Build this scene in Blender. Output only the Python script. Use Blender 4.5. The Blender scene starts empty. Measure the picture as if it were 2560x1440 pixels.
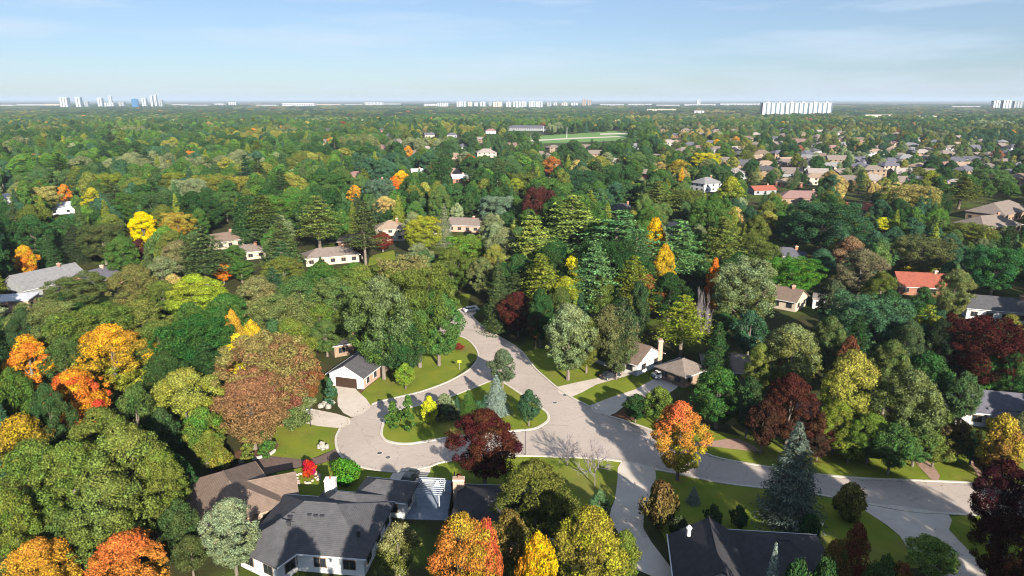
import bpy, bmesh, math, random
import numpy as np
from mathutils import Vector, Matrix

SC = bpy.context.scene
COL = SC.collection
R = math.radians
rnd = random.Random(7)

# ------------------------------------------------------------------ camera
F, HC = 1707.0, 58.0                       # focal length in photo pixels (2560 wide), camera height in metres
PITCH = math.atan((720 - 249) / F)
cam = bpy.data.cameras.new('camera'); cam.lens = 36 * F / 2560; cam.sensor_width = 36
cam.clip_start = 1; cam.clip_end = 120000
camo = bpy.data.objects.new('camera', cam); COL.objects.link(camo)
camo.location = (0, 0, HC); camo.rotation_euler = (math.pi / 2 - PITCH, 0, R(-0.0))
SC.camera = camo

# ------------------------------------------------------------------ sky and sun
SUN_EL, SUN_AZ = R(22), R(158.5)             # azimuth from +Y towards +X: the sun stands behind the camera, to its right
w = bpy.data.worlds.new('World'); SC.world = w; w.use_nodes = True
nt = w.node_tree; nt.nodes.clear()
sky = nt.nodes.new('ShaderNodeTexSky'); sky.sky_type = 'NISHITA'; sky.sun_disc = False
sky.sun_elevation = SUN_EL; sky.sun_rotation = SUN_AZ; sky.altitude = 600
sky.air_density = 1.0; sky.dust_density = .45; sky.ozone_density = 3.0
tc = nt.nodes.new('ShaderNodeTexCoord')
mp = nt.nodes.new('ShaderNodeMapping'); mp.inputs['Scale'].default_value = (1.6, 1.6, 13)
nz = nt.nodes.new('ShaderNodeTexNoise'); nz.inputs['Scale'].default_value = 2.2; nz.inputs['Detail'].default_value = 5
nz.inputs['Roughness'].default_value = .55
rp = nt.nodes.new('ShaderNodeValToRGB'); rp.color_ramp.elements[0].position = .47; rp.color_ramp.elements[1].position = .70
rp.color_ramp.elements[1].color = (.75, .75, .75, 1); rp.color_ramp.elements[0].color = (.25, .25, .25, 1)
mx = nt.nodes.new('ShaderNodeMix'); mx.data_type = 'RGBA'
mx.inputs['B'].default_value = (7.0, 8.3, 9.8, 1)
bg = nt.nodes.new('ShaderNodeBackground'); bg.inputs['Strength'].default_value = .05
wo = nt.nodes.new('ShaderNodeOutputWorld')
nt.links.new(tc.outputs['Generated'], mp.inputs[0]); nt.links.new(mp.outputs[0], nz.inputs['Vector'])
nt.links.new(nz.outputs[0], rp.inputs[0]); nt.links.new(rp.outputs[0], mx.inputs['Factor'])
tint = nt.nodes.new('ShaderNodeVectorMath'); tint.operation = 'MULTIPLY'; tint.inputs[1].default_value = (.84, .95, 1.13)
nt.links.new(sky.outputs[0], tint.inputs[0]); nt.links.new(tint.outputs[0], mx.inputs['A']); nt.links.new(mx.outputs['Result'], bg.inputs['Color'])
nt.links.new(bg.outputs[0], wo.inputs['Surface'])
sd = bpy.data.lights.new('sun', 'SUN'); sd.energy = 5.0; sd.angle = R(.5); sd.color = (1, .93, .82)
so = bpy.data.objects.new('sun', sd); COL.objects.link(so)
sdir = Vector((math.sin(SUN_AZ) * math.cos(SUN_EL), math.cos(SUN_AZ) * math.cos(SUN_EL), math.sin(SUN_EL)))
so.rotation_euler = (-sdir).to_track_quat('-Z', 'Y').to_euler(); so.location = (60, -80, 120)
SC.view_settings.view_transform = 'Standard'; SC.view_settings.look = 'None'
SC.view_settings.exposure = 1.0; SC.view_settings.gamma = 1; SC.view_settings.use_curve_mapping = False
SC.render.engine = 'CYCLES'
cy = SC.cycles; cy.max_bounces = 4; cy.diffuse_bounces = 0; cy.glossy_bounces = 2; cy.transmission_bounces = 2
cy.volume_bounces = 0; cy.use_denoising = True; cy.use_adaptive_sampling = True; cy.adaptive_threshold = .006; cy.pixel_filter_type = 'BLACKMAN_HARRIS'; cy.filter_width = 1.1
cy.caustics_reflective = False; cy.caustics_refractive = False

# ------------------------------------------------------------------ helpers
SP, CP = math.sin(PITCH), math.cos(PITCH)
def G(x, y, z=0.0):
    """point of the plane at height z seen at photo pixel x, y"""
    u = (x - 1280) / F; v = (720 - y) / F
    dy = CP + v * SP; dz = -SP + v * CP
    t = (z - HC) / dz
    return Vector((u * t, dy * t, z))
def proj(X, Y, Z):
    dz = Z - HC; zc = Y * CP - dz * SP; yc = Y * SP + dz * CP
    return 1280 + F * X / zc, 720 - F * yc / zc
def depth(X, Y, Z=0): return Y * CP - (Z - HC) * SP
def in_poly(x, y, poly):
    c = False; n = len(poly); j = n - 1
    for i in range(n):
        xi, yi = poly[i]; xj, yj = poly[j]
        if (yi > y) != (yj > y) and x < (xj - xi) * (y - yi) / (yj - yi) + xi: c = not c
        j = i
    return c

def tag(o, label=None, cat=None, group=None, kind=None):
    if label: o['label'] = label
    if cat: o['category'] = cat
    if group: o['group'] = group
    if kind: o['kind'] = kind
    return o
def link(name, me, m=None, parent=None):
    o = bpy.data.objects.new(name, me); COL.objects.link(o)
    if m is not None and me is not None and not me.materials: me.materials.append(m)
    if parent is not None: o.parent = parent
    return o
def empty(name, loc, rz=0):
    o = bpy.data.objects.new(name, None); COL.objects.link(o)
    o.location = loc; o.rotation_euler = (0, 0, rz); o.empty_display_size = .5
    return o
class MB:
    """collects boxes, prisms and tubes into one mesh"""
    def __init__(s): s.v = []; s.f = []
    def add(s, v, f):
        b = len(s.v); s.v += [tuple(p) for p in v]; s.f += [tuple(i + b for i in q) for q in f]; return s
    def box(s, x0, x1, y0, y1, z0, z1):
        return s.add([(x0,y0,z0),(x1,y0,z0),(x1,y1,z0),(x0,y1,z0),(x0,y0,z1),(x1,y0,z1),(x1,y1,z1),(x0,y1,z1)],
                     [(0,3,2,1),(4,5,6,7),(0,1,5,4),(1,2,6,5),(2,3,7,6),(3,0,4,7)])
    def tube(s, pts, rad, n=6):
        pts = [Vector(p) for p in pts]; b = len(s.v); V = []; Fc = []
        for i, p in enumerate(pts):
            d = (pts[min(i + 1, len(pts) - 1)] - pts[max(i - 1, 0)]).normalized()
            a = d.orthogonal().normalized(); c = d.cross(a)
            for k in range(n):
                t = 2 * math.pi * k / n
                V.append(p + (a * math.cos(t) + c * math.sin(t)) * rad[i])
        for i in range(len(pts) - 1):
            for k in range(n):
                k2 = (k + 1) % n
                Fc.append((i*n+k, i*n+k2, (i+1)*n+k2, (i+1)*n+k))
        Fc.append(tuple(range(n-1, -1, -1))); Fc.append(tuple(range((len(pts)-1)*n, len(pts)*n)))
        return s.add(V, Fc)
    def mesh(s, name):
        me = bpy.data.meshes.new(name); me.from_pydata(s.v, [], s.f); me.update(); return me
    def build(s, name, m, parent=None, smooth=False):
        me = s.mesh(name)
        if smooth: me.polygons.foreach_set('use_smooth', [True] * len(me.polygons))
        return link(name, me, m, parent)

def catmull(pts, sub=4, closed=False):
    P = [Vector(p) for p in pts]; n = len(P); out = []
    rng = range(n) if closed else range(n - 1)
    for i in rng:
        p0 = P[(i-1) % n] if closed or i > 0 else P[0]
        p1 = P[i]; p2 = P[(i+1) % n]
        p3 = P[(i+2) % n] if closed or i + 2 < n else P[-1]
        for k in range(sub):
            t = k / sub
            out.append(.5*((2*p1)+(p2-p0)*t+(2*p0-5*p1+4*p2-p3)*t*t+(3*p1-p0-3*p2+p3)*t**3))
    if not closed: out.append(P[-1])
    return out
def sheet(name, pts, z, m, kind='structure', parent=None, smooth=0):
    """flat polygon on the ground; pts are ground points"""
    if smooth: pts = catmull(pts, smooth, True)
    bm = bmesh.new()
    vs = [bm.verts.new((p[0], p[1], z)) for p in pts]
    f = bm.faces.new(vs)
    f.normal_update()
    if f.normal.z < 0: f.normal_flip()
    bmesh.ops.triangulate(bm, faces=bm.faces[:], ngon_method='EAR_CLIP')
    me = bpy.data.meshes.new(name); bm.to_mesh(me); bm.free()
    o = link(name, me, m, parent)
    if kind: o['kind'] = kind
    return o
def kerb(pts, closed=False, wd=.4, h=.13, name='kerb', side=0.0):
    n = len(pts); V = []; Fc = []
    for i, p in enumerate(pts):
        a = pts[(i-1) % n] if closed or i > 0 else pts[0]
        b = pts[(i+1) % n] if closed or i < n-1 else pts[-1]
        d = Vector((b[0]-a[0], b[1]-a[1], 0)).normalized(); nn = Vector((-d.y, d.x, 0))
        for s, z in ((-.5, 0), (-.5, h), (.5, h), (.5, 0)):
            q = Vector((p[0], p[1], 0)) + nn * (s * wd + side); V.append((q.x, q.y, z))
    for i in range(n if closed else n-1):
        j = (i+1) % n
        for k in range(3): Fc.append((i*4+k, i*4+k+1, j*4+k+1, j*4+k))
    me = bpy.data.meshes.new(name); me.from_pydata(V, [], Fc)
    o = link(name, me, M['kerb']); o['kind'] = 'structure'; return o

# ------------------------------------------------------------------ materials
M = {}
def newmat(name):
    m = bpy.data.materials.new(name); m.use_nodes = True; n = m.node_tree; n.nodes.clear()
    out = n.nodes.new('ShaderNodeOutputMaterial'); return m, n, out
def N(n, t, **k):
    x = n.nodes.new(t)
    for a, b in k.items(): setattr(x, a, b)
    return x
def surf(name, c1, c2=None, scale=1.0, detail=4, rough=.85, spots=None, bump=0, coords='Object', stretch=None, spec=.3):
    """principled surface whose colour wanders between c1 and c2"""
    m, n, out = newmat(name)
    b = N(n, 'ShaderNodeBsdfPrincipled'); b.inputs['Roughness'].default_value = rough
    b.inputs['Specular IOR Level'].default_value = spec
    n.links.new(b.outputs[0], out.inputs[0])
    if c2 is None: c2 = tuple(x * .82 for x in c1)
    t = N(n, 'ShaderNodeTexCoord'); mp_ = N(n, 'ShaderNodeMapping')
    if stretch: mp_.inputs['Scale'].default_value = stretch
    n.links.new(t.outputs[coords], mp_.inputs[0])
    z = N(n, 'ShaderNodeTexNoise'); z.inputs['Scale'].default_value = scale; z.inputs['Detail'].default_value = detail
    z.inputs['Roughness'].default_value = .6
    n.links.new(mp_.outputs[0], z.inputs['Vector'])
    r = N(n, 'ShaderNodeMapRange'); r.inputs['From Min'].default_value = .32; r.inputs['From Max'].default_value = .68
    n.links.new(z.outputs[0], r.inputs[0])
    x = N(n, 'ShaderNodeMix', data_type='RGBA'); x.inputs['A'].default_value = (*c1, 1); x.inputs['B'].default_value = (*c2, 1)
    n.links.new(r.outputs[0], x.inputs['Factor'])
    last = x.outputs['Result']
    if spots:
        col, sc, lo, hi = spots
        z2 = N(n, 'ShaderNodeTexNoise'); z2.inputs['Scale'].default_value = sc; z2.inputs['Detail'].default_value = 5
        n.links.new(mp_.outputs[0], z2.inputs['Vector'])
        r2 = N(n, 'ShaderNodeMapRange'); r2.inputs['From Min'].default_value = lo; r2.inputs['From Max'].default_value = hi
        n.links.new(z2.outputs[0], r2.inputs[0])
        x2 = N(n, 'ShaderNodeMix', data_type='RGBA'); x2.inputs['B'].default_value = (*col, 1)
        n.links.new(last, x2.inputs['A']); n.links.new(r2.outputs[0], x2.inputs['Factor']); last = x2.outputs['Result']
    n.links.new(last, b.inputs['Base Color'])
    if bump:
        bp = N(n, 'ShaderNodeBump'); bp.inputs['Strength'].default_value = bump; bp.inputs['Distance'].default_value = .05
        n.links.new(z.outputs[0], bp.inputs['Height']); n.links.new(bp.outputs[0], b.inputs['Normal'])
    M[name] = m; return m
surf('grass', (.14, .205, .02), (.24, .255, .033), .22, 6, .95, spots=((.20, .17, .05), .06, .55, .75), bump=.3, spec=.1)
surf('field', (.14, .26, .07), (.19, .31, .10), .03, 4, .95, spec=.1)
def roadmat():
    m, n, out = newmat('road'); b = N(n, 'ShaderNodeBsdfPrincipled'); b.inputs['Roughness'].default_value = .9; b.inputs['Specular IOR Level'].default_value = .2
    n.links.new(b.outputs[0], out.inputs[0]); t = N(n, 'ShaderNodeTexCoord')
    def noise(sc, det=5, a=.35, b_=.65):
        z = N(n, 'ShaderNodeTexNoise'); z.inputs['Scale'].default_value = sc; z.inputs['Detail'].default_value = det; z.inputs['Roughness'].default_value = .65
        n.links.new(t.outputs['Object'], z.inputs['Vector'])
        r = N(n, 'ShaderNodeMapRange'); r.inputs['From Min'].default_value = a; r.inputs['From Max'].default_value = b_; n.links.new(z.outputs[0], r.inputs[0]); return r.outputs[0]
    def mix(f, A, B, k=1.0):
        x = N(n, 'ShaderNodeMix', data_type='RGBA')
        if k != 1: q = N(n, 'ShaderNodeMath', operation='MULTIPLY'); q.inputs[1].default_value = k; n.links.new(f, q.inputs[0]); f = q.outputs[0]
        n.links.new(f, x.inputs['Factor'])
        for s_, c in (('A', A), ('B', B)):
            if isinstance(c, tuple): x.inputs[s_].default_value = (*c, 1)
            else: n.links.new(c, x.inputs[s_])
        return x.outputs['Result']
    c = mix(noise(.12, 6), (.56, .465, .395), (.49, .405, .34))
    c = mix(noise(1.3, 6, .5, .8), c, (.37, .32, .28), .6)
    c = mix(noise(.35, 3, .62, .72), c, (.34, .30, .27), .35)              # worn and stained patches
    wp = N(n, 'ShaderNodeTexNoise'); wp.inputs['Scale'].default_value = .5; wp.inputs['Detail'].default_value = 3; n.links.new(t.outputs['Object'], wp.inputs['Vector'])
    ad = N(n, 'ShaderNodeVectorMath', operation='MULTIPLY_ADD'); ad.inputs[1].default_value = (2.2, 2.2, 0); n.links.new(wp.outputs['Color'], ad.inputs[0]); n.links.new(t.outputs['Object'], ad.inputs[2])
    vo = N(n, 'ShaderNodeTexVoronoi', feature='DISTANCE_TO_EDGE'); vo.inputs['Scale'].default_value = .15; n.links.new(ad.outputs[0], vo.inputs['Vector'])
    cr = N(n, 'ShaderNodeMapRange'); cr.inputs['From Min'].default_value = .011; cr.inputs['From Max'].default_value = .004; n.links.new(vo.outputs['Distance'], cr.inputs[0])
    c = mix(cr.outputs[0], c, (.22, .19, .17), .28)                        # sealed cracks
    n.links.new(c, b.inputs['Base Color']); M['road'] = m
roadmat()
surf('concrete', (.72, .62, .52), (.62, .53, .44), .5, 5, .9, spec=.2)
surf('kerb', (.72, .65, .53), (.60, .54, .45), .8, 4, .9, spec=.2)
surf('paver', (.13, .085, .07), (.20, .14, .115), 2.2, 5, .9)
surf('path', (.46, .30, .23), (.38, .24, .18), 1.5, 4, .9)
surf('mulch', (.11, .05, .028), (.17, .08, .04), 1.4, 5, 1)
surf('bark', (.16, .13, .10), (.24, .20, .16), 2, 4, .95, stretch=(3, 3, .5))
surf('pale_bark', (.45, .40, .34), (.33, .29, .24), 2, 4, .95, stretch=(3, 3, .5))
surf('twig', (.22, .19, .20), (.30, .26, .25), 3, 3, .95)
surf('metal', (.05, .05, .055), None, 3, 2, .5)
surf('tower_wall', (.50, .50, .51), (.43, .43, .44), .05, 3, .8)
surf('white_paint', (.80, .79, .76), (.74, .73, .70), .7, 3, .6)
surf('cream', (.60, .50, .38), (.52, .43, .32), .7, 3, .8)
surf('tan_wall', (.34, .24, .165), (.27, .185, .125), .9, 3, .85)
surf('brick', (.40, .19, .12), (.30, .13, .085), 2.5, 5, .9)
surf('pink_brick', (.56, .38, .28), (.46, .30, .22), 2.5, 5, .9)
surf('dark_wall', (.16, .13, .11), None, 1.5, 4, .85)
surf('grey_wall', (.33, .34, .34), None, 1.0, 4, .85)
surf('door_dark', (.05, .028, .018), (.065, .038, .025), 1, 3, .5)
surf('patio_shade_blue', (.20, .24, .30), (.30, .34, .40), .9, 5, .85)  # patio paving, with the bluish cast of its shade put into the colour
surf('pergola_shade_grey', (.42, .45, .48), (.34, .37, .41), 1.5, 4, .8)  # white pergola, its shade put into the colour as blue-grey
surf('rock', (.24, .22, .18), (.44, .41, .36), 1.2, 5, .9)
surf('yellow_sign', (.65, .58, .05), None, 1, 2, .6)
surf('tyre', (.02, .02, .02), None, 2, 2, .9)
surf('rim', (.45, .45, .46), None, 2, 2, .35)
surf('car_white', (.78, .78, .78), (.74, .74, .75), .4, 2, .25, spec=.5)
surf('car_dark', (.04, .045, .055), None, .4, 2, .25, spec=.5)
surf('lamp_glass', (.7, .68, .6), None, 2, 2, .3)
surf('red_shrub_rock', (.62, .5, .42), (.45, .33, .27), 2, 3, .9)
def glass(name, c):
    m, n, out = newmat(name); b = N(n, 'ShaderNodeBsdfPrincipled')
    b.inputs['Base Color'].default_value = (*c, 1); b.inputs['Roughness'].default_value = .12; b.inputs['Specular IOR Level'].default_value = .6
    n.links.new(b.outputs[0], out.inputs[0]); M[name] = m
glass('glass', (.025, .03, .036)); glass('tower_glass', (.09, .14, .18)); glass('blue_glass', (.03, .14, .30))
def shingle(name, c):
    """asphalt shingle: courses along the slope, mottled tabs"""
    m, n, out = newmat(name); b = N(n, 'ShaderNodeBsdfPrincipled'); b.inputs['Roughness'].default_value = .9
    b.inputs['Specular IOR Level'].default_value = .2
    n.links.new(b.outputs[0], out.inputs[0])
    t = N(n, 'ShaderNodeTexCoord')
    z = N(n, 'ShaderNodeTexNoise'); z.inputs['Scale'].default_value = 1.1; z.inputs['Detail'].default_value = 6; z.inputs['Roughness'].default_value = .65
    n.links.new(t.outputs['Object'], z.inputs['Vector'])
    wv = N(n, 'ShaderNodeTexWave', bands_direction='Z'); wv.inputs['Scale'].default_value = 2.6; wv.inputs['Distortion'].default_value = .6
    wv.inputs['Detail'].default_value = 2
    n.links.new(t.outputs['Object'], wv.inputs['Vector'])
    a = N(n, 'ShaderNodeMath', operation='MULTIPLY_ADD'); a.inputs[1].default_value = .22; n.links.new(wv.outputs['Fac'], a.inputs[0]); n.links.new(z.outputs[0], a.inputs[2])
    r = N(n, 'ShaderNodeMapRange'); r.inputs['From Min'].default_value = .35; r.inputs['From Max'].default_value = .85
    r.inputs['To Min'].default_value = .72; r.inputs['To Max'].default_value = 1.22
    n.links.new(a.outputs[0], r.inputs[0])
    x = N(n, 'ShaderNodeVectorMath', operation='SCALE'); x.inputs[0].default_value = c
    n.links.new(r.outputs[0], x.inputs['Scale']); n.links.new(x.outputs[0], b.inputs['Base Color'])
    M[name] = m
for nm, c in dict(roof_brown=(.21,.15,.115), roof_grey=(.098,.095,.10), roof_slate=(.135,.13,.155), roof_dark=(.055,.052,.056), roof_tan=(.33,.24,.175),
                  roof_taupe=(.23,.185,.155), roof_red=(.33,.10,.065), roof_pink=(.28,.17,.15), roof_light=(.34,.29,.26), roof_pale=(.24,.235,.235),
                  roof_white=(.68,.68,.70)).items(): shingle(nm, c)
ROOFNAME = dict(roof_brown='brown', roof_grey='grey', roof_slate='slate grey', roof_dark='dark grey', roof_tan='tan', roof_taupe='taupe',
                roof_red='red', roof_pink='pinkish brown', roof_light='light beige', roof_pale='pale grey', roof_white='white')
WALLNAME = dict(white_paint='white', cream='cream', tan_wall='tan', brick='red brick', pink_brick='pink brick', dark_wall='dark', grey_wall='grey')

def leafmat(name, far=False):
    """foliage: pigment from the object (top and bottom of the crown may differ), each leaf clump a little different"""
    m, n, out = newmat(name)
    lf = N(n, 'ShaderNodeAttribute', attribute_name='leaf', attribute_type='GEOMETRY')
    sp = N(n, 'ShaderNodeSeparateXYZ'); n.links.new(lf.outputs['Vector'], sp.inputs[0])
    if far:
        a1 = N(n, 'ShaderNodeAttribute', attribute_name='tcol', attribute_type='INSTANCER'); c = a1.outputs['Color']
    else:
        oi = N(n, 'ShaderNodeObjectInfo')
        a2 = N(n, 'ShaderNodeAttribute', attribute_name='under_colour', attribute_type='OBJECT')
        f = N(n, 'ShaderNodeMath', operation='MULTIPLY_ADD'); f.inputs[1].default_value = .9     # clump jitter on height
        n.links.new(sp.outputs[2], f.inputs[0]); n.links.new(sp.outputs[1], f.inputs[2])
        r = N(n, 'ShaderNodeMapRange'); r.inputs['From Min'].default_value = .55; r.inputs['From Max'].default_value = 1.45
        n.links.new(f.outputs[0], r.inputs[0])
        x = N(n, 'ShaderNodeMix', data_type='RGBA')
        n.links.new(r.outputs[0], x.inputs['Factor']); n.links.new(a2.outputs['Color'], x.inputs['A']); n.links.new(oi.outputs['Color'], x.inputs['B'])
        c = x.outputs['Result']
    hs = N(n, 'ShaderNodeHueSaturation')
    h = N(n, 'ShaderNodeMapRange'); h.inputs['To Min'].default_value = .475; h.inputs['To Max'].default_value = .525
    n.links.new(sp.outputs[2], h.inputs[0]); n.links.new(h.outputs[0], hs.inputs['Hue'])
    v = N(n, 'ShaderNodeMapRange'); v.inputs['To Min'].default_value = .32; v.inputs['To Max'].default_value = 1.68
    n.links.new(sp.outputs[0], v.inputs[0]); n.links.new(v.outputs[0], hs.inputs['Value'])
    n.links.new(c, hs.inputs['Color'])
    d = N(n, 'ShaderNodeBsdfDiffuse'); n.links.new(hs.outputs[0], d.inputs[0])
    t = N(n, 'ShaderNodeBsdfTranslucent'); n.links.new(hs.outputs[0], t.inputs[0])
    ms = N(n, 'ShaderNodeMixShader'); ms.inputs[0].default_value = .12
    n.links.new(d.outputs[0], ms.inputs[1]); n.links.new(t.outputs[0], ms.inputs[2])
    n.links.new(ms.outputs[0], out.inputs[0]); M[name] = m
leafmat('leaf'); leafmat('leaf_far', True)

# ------------------------------------------------------------------ ground, roads, drives
me = bpy.data.meshes.new('ground')
xs = [-45000, -6000, -1500, -400, 0, 400, 1500, 6000, 45000]; ys = [-300, 0, 400, 1500, 6000, 20000, 60000]
V = [(x, y, 0) for y in ys for x in xs]; nx = len(xs)
me.from_pydata(V, [], [(j*nx+i, j*nx+i+1, (j+1)*nx+i+1, (j+1)*nx+i) for j in range(len(ys)-1) for i in range(nx-1)])
def groundmat():
    m, n, out = newmat('ground'); b = N(n, 'ShaderNodeBsdfPrincipled'); b.inputs['Roughness'].default_value = 1
    b.inputs['Specular IOR Level'].default_value = .05
    n.links.new(b.outputs[0], out.inputs[0])
    t = N(n, 'ShaderNodeTexCoord')
    def noise(sc, det=5):
        z = N(n, 'ShaderNodeTexNoise'); z.inputs['Scale'].default_value = sc; z.inputs['Detail'].default_value = det; z.inputs['Roughness'].default_value = .62
        n.links.new(t.outputs['Object'], z.inputs['Vector']); return z.outputs[0]
    def rng(s, a, b_):
        r = N(n, 'ShaderNodeMapRange'); r.inputs['From Min'].default_value = a; r.inputs['From Max'].default_value = b_
        n.links.new(s, r.inputs[0]); return r.outputs[0]
    def mix(f, A, B):
        x = N(n, 'ShaderNodeMix', data_type='RGBA'); n.links.new(f, x.inputs['Factor'])
        for s, c in (('A', A), ('B', B)):
            if isinstance(c, tuple): x.inputs[s].default_value = (*c, 1)
            else: n.links.new(c, x.inputs[s])
        return x.outputs['Result']
    lawn = mix(rng(noise(.3, 6), .35, .65), (.045, .055, .018), (.075, .065, .03))           # woodland floor and rough garden
    lawn = mix(rng(noise(.05, 5), .5, .6), lawn, (.085, .12, .02))
    far = mix(rng(noise(.004, 8), .4, .6), (.055, .08, .03), (.11, .12, .055))
    far = mix(rng(noise(.0011, 10), .58, .66), far, (.20, .20, .17))
    sep = N(n, 'ShaderNodeSeparateXYZ'); n.links.new(t.outputs['Object'], sep.inputs[0])
    n.links.new(mix(rng(sep.outputs[1], 700, 1400), lawn, far), b.inputs['Base Color'])
    M['ground'] = m
groundmat()
link('ground', me, M['ground'])['kind'] = 'structure'

ROAD = [(960,822),(1060,797),(1128,780),(1166,770),(1178,788),(1194,806),(1229,831),(1275,858),(1304,879),(1321,900),(1342,925),(1390,967),(1429,994),(1473,1016),
        (1521,1040),(1567,1054),(1617,1071),(1690,1100),(1758,1131),(1800,1146),(1896,1164),(2031,1185),(2152,1196),(2247,1200),(2402,1206),(2481,1212),(2680,1224),
        (2680,1300),(2480,1290),(2356,1284),(2277,1279),(2177,1262),(2100,1248),(2039,1236),(1942,1224),(1842,1213),(1779,1203),(1729,1192),(1637,1174),(1554,1154),
        (1479,1146),(1375,1142),(1312,1140),(1210,1143),(1108,1156),(1075,1167),(1033,1175),(987,1180),(933,1175),(900,1167),(870,1156),(854,1142),(842,1121),(840,1095),
        (850,1072),(870,1052),(905,1027),(929,1012),(950,1004),(992,994),(1054,979),(1117,956),(1167,929),(1185,912),(1196,892),(1192,875),(1175,854),(1154,842),(1120,834),(1060,845),(960,865)]
gp = lambda L: [G(x, y) for x, y in L]
road_pts = gp(ROAD)
sheet('road', road_pts, .012, M['road'], smooth=4)
for k, poly in enumerate([
    [(895,979),(928,1016),(1117,957),(1196,893),(1192,866),(1165,842),(1120,832),(1060,845),(1000,880),(940,900),(955,925),(905,960)],
    [(690,1060),(740,1052),(852,1071),(842,1121),(772,1149),(671,1141),(640,1120)],
    [(692,1181),(802,1160),(851,1142),(900,1168),(987,1181),(985,1212),(900,1230),(720,1260),(680,1230)],
    [(1077,1166),(1108,1157),(1210,1144),(1312,1141),(1479,1147),(1554,1155),(1537,1250),(1500,1300),(1300,1290),(1140,1200),(1062,1200)],
    [(1638,1174),(1779,1204),(1942,1225),(2100,1249),(2150,1256),(2190,1295),(2250,1340),(2300,1420),(1700,1420),(1618,1260)],
    [(1428,993),(1473,1016),(1587,974),(1646,943),(1640,925),(1571,939),(1490,962)],
    [(1304,880),(1390,968),(1500,944),(1540,925),(1460,890),(1380,868)],
    [(1522,1041),(1617,1072),(1758,1132),(1896,1165),(2031,1186),(2247,1201),(2481,1213),(2600,1216),(2600,1150),(2300,1120),(2000,1120),(1750,1070),(1620,1030)],
    [(2372,1290),(2480,1292),(2680,1302),(2680,1440),(2470,1440),(2372,1325)],
    [(920,665),(990,650),(985,625),(925,640)], [(1100,770),(1170,770),(1175,735),(1110,735)], [(470,690),(560,680),(600,650),(500,650)]]):
    sheet('lawn', gp(poly), .004 + .0004*k, M['grass'])
def cat_run(a, b): return catmull(road_pts[a:b], 4)
kerb(cat_run(0, 14)); kerb(cat_run(14, 27)); kerb(cat_run(27, 39)); kerb(cat_run(39, 55)); kerb(cat_run(57, 71))
ISLAND = [(954,1087),(958,1096),(967,1103),(992,1109),(1021,1110),(1054,1106),(1100,1098),(1129,1094),(1210,1085),(1296,1077),(1333,1073),(1358,1062),(1372,1048),
          (1367,1032),(1350,1019),(1308,990),(1279,970),(1256,956),(1240,951),(1222,955),(1180,972),(1100,1002),(1040,1016),(990,1027),(966,1045),(956,1068)]
isl = catmull(gp(ISLAND), 4, True)
sheet('island_lawn', isl, .10, M['grass']); kerb(isl, True, wd=.5, h=.15, name='island_kerb')
DRIVES = dict(
    driveway=[[(879,1043),(928,1016),(895,979),(880,966),(838,960),(845,985),(845,1015)],
              [(876,1046),(852,1071),(740,1052),(756,1022),(800,1026)],
              [(1390,968),(1428,993),(1490,962),(1571,939),(1630,915),(1600,905),(1500,944)],
              [(1472,1015),(1522,1040),(1556,1019),(1604,998),(1670,985),(1700,955),(1646,943),(1587,974)],
              [(1554,1153),(1544,1196),(1537,1250),(1524,1290),(1550,1340),(1580,1420),(1690,1450),(1655,1390),(1608,1320),(1618,1260),(1631,1217),(1638,1173)],
              [(2150,1256),(2370,1285),(2372,1325),(2470,1440),(2330,1450),(2250,1340),(2190,1295)],
              [(985,1179),(1077,1165),(1062,1200),(1060,1225),(985,1212)],
              [(1154,776),(1166,770),(1188,762),(1196,772),(1180,790)]],
    brick_driveway=[[(843,1121),(821,1132),(772,1149),(710,1144),(671,1141),(610,1154),(585,1172),(632,1190),(692,1180),(733,1171),(802,1159),(851,1141)]],
    footpath=[[(2286,1150),(2318,1152),(2350,1190),(2335,1203),(2310,1180)], [(2424,1155),(2436,1154),(2474,1208),(2458,1208)],
              [(1690,1112),(1730,1108),(1790,1102),(1850,1098),(1902,1128),(1850,1125),(1790,1118)]],
    garden_bed=[[(895,968),(905,955),(950,918),(962,905),(968,915),(955,938),(915,972),(902,984)], [(590,1130),(640,1118),(690,1100),(690,1130),(640,1145),(596,1150)],
                [(1530,1040),(1590,1012),(1640,1002),(1610,1040),(1580,1052)]])
zz = .02
KEEP = [ROAD, ISLAND]
for nm, L in DRIVES.items():
    for poly in L:
        zz += .003
        sheet(nm, gp(poly), zz, M[dict(driveway='concrete', brick_driveway='paver', footpath='path', garden_bed='mulch')[nm]], smooth=2)
        KEEP.append(poly)
KEEP += [[(895,978),(928,1017),(1117,956),(1196,892),(1190,850),(1160,850),(1140,880),(1060,905),(960,930),(930,960)],
         [(690,1072),(850,1066),(842,1120),(772,1146),(650,1142)], [(1425,992),(1470,1015),(1640,945),(1620,925),(1560,938)],
         [(2031,1182),(2260,1198),(2240,1150),(2060,1150)], [(680,1190),(850,1140),(990,1200),(720,1245)], [(1320,1140),(1554,1154),(1540,1210),(1450,1180)],
         [(1640,1175),(1780,1200),(1720,1260)], [(2330,1155),(2480,1210),(2420,1210)], [(930,655),(985,640),(980,625),(940,640)], [(1120,740),(1170,740),(1170,778),(1128,780)]]
sheet('playing_field', gp([(1230,350),(1300,343),(1430,334),(1540,327),(1600,334),(1600,345),(1540,352),(1400,357),(1260,360)]), .05, M['field'], smooth=3)
for poly in ([(1300,352),(1420,345),(1560,340),(1562,342),(1420,348),(1300,355)], [(1500,334),(1600,331),(1600,334),(1500,337)]): sheet('footpath', gp(poly), .09, M['concrete'])
KEEPF = [[(1262,352),(1420,337),(1540,329),(1590,337),(1530,350),(1300,358)]]

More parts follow.
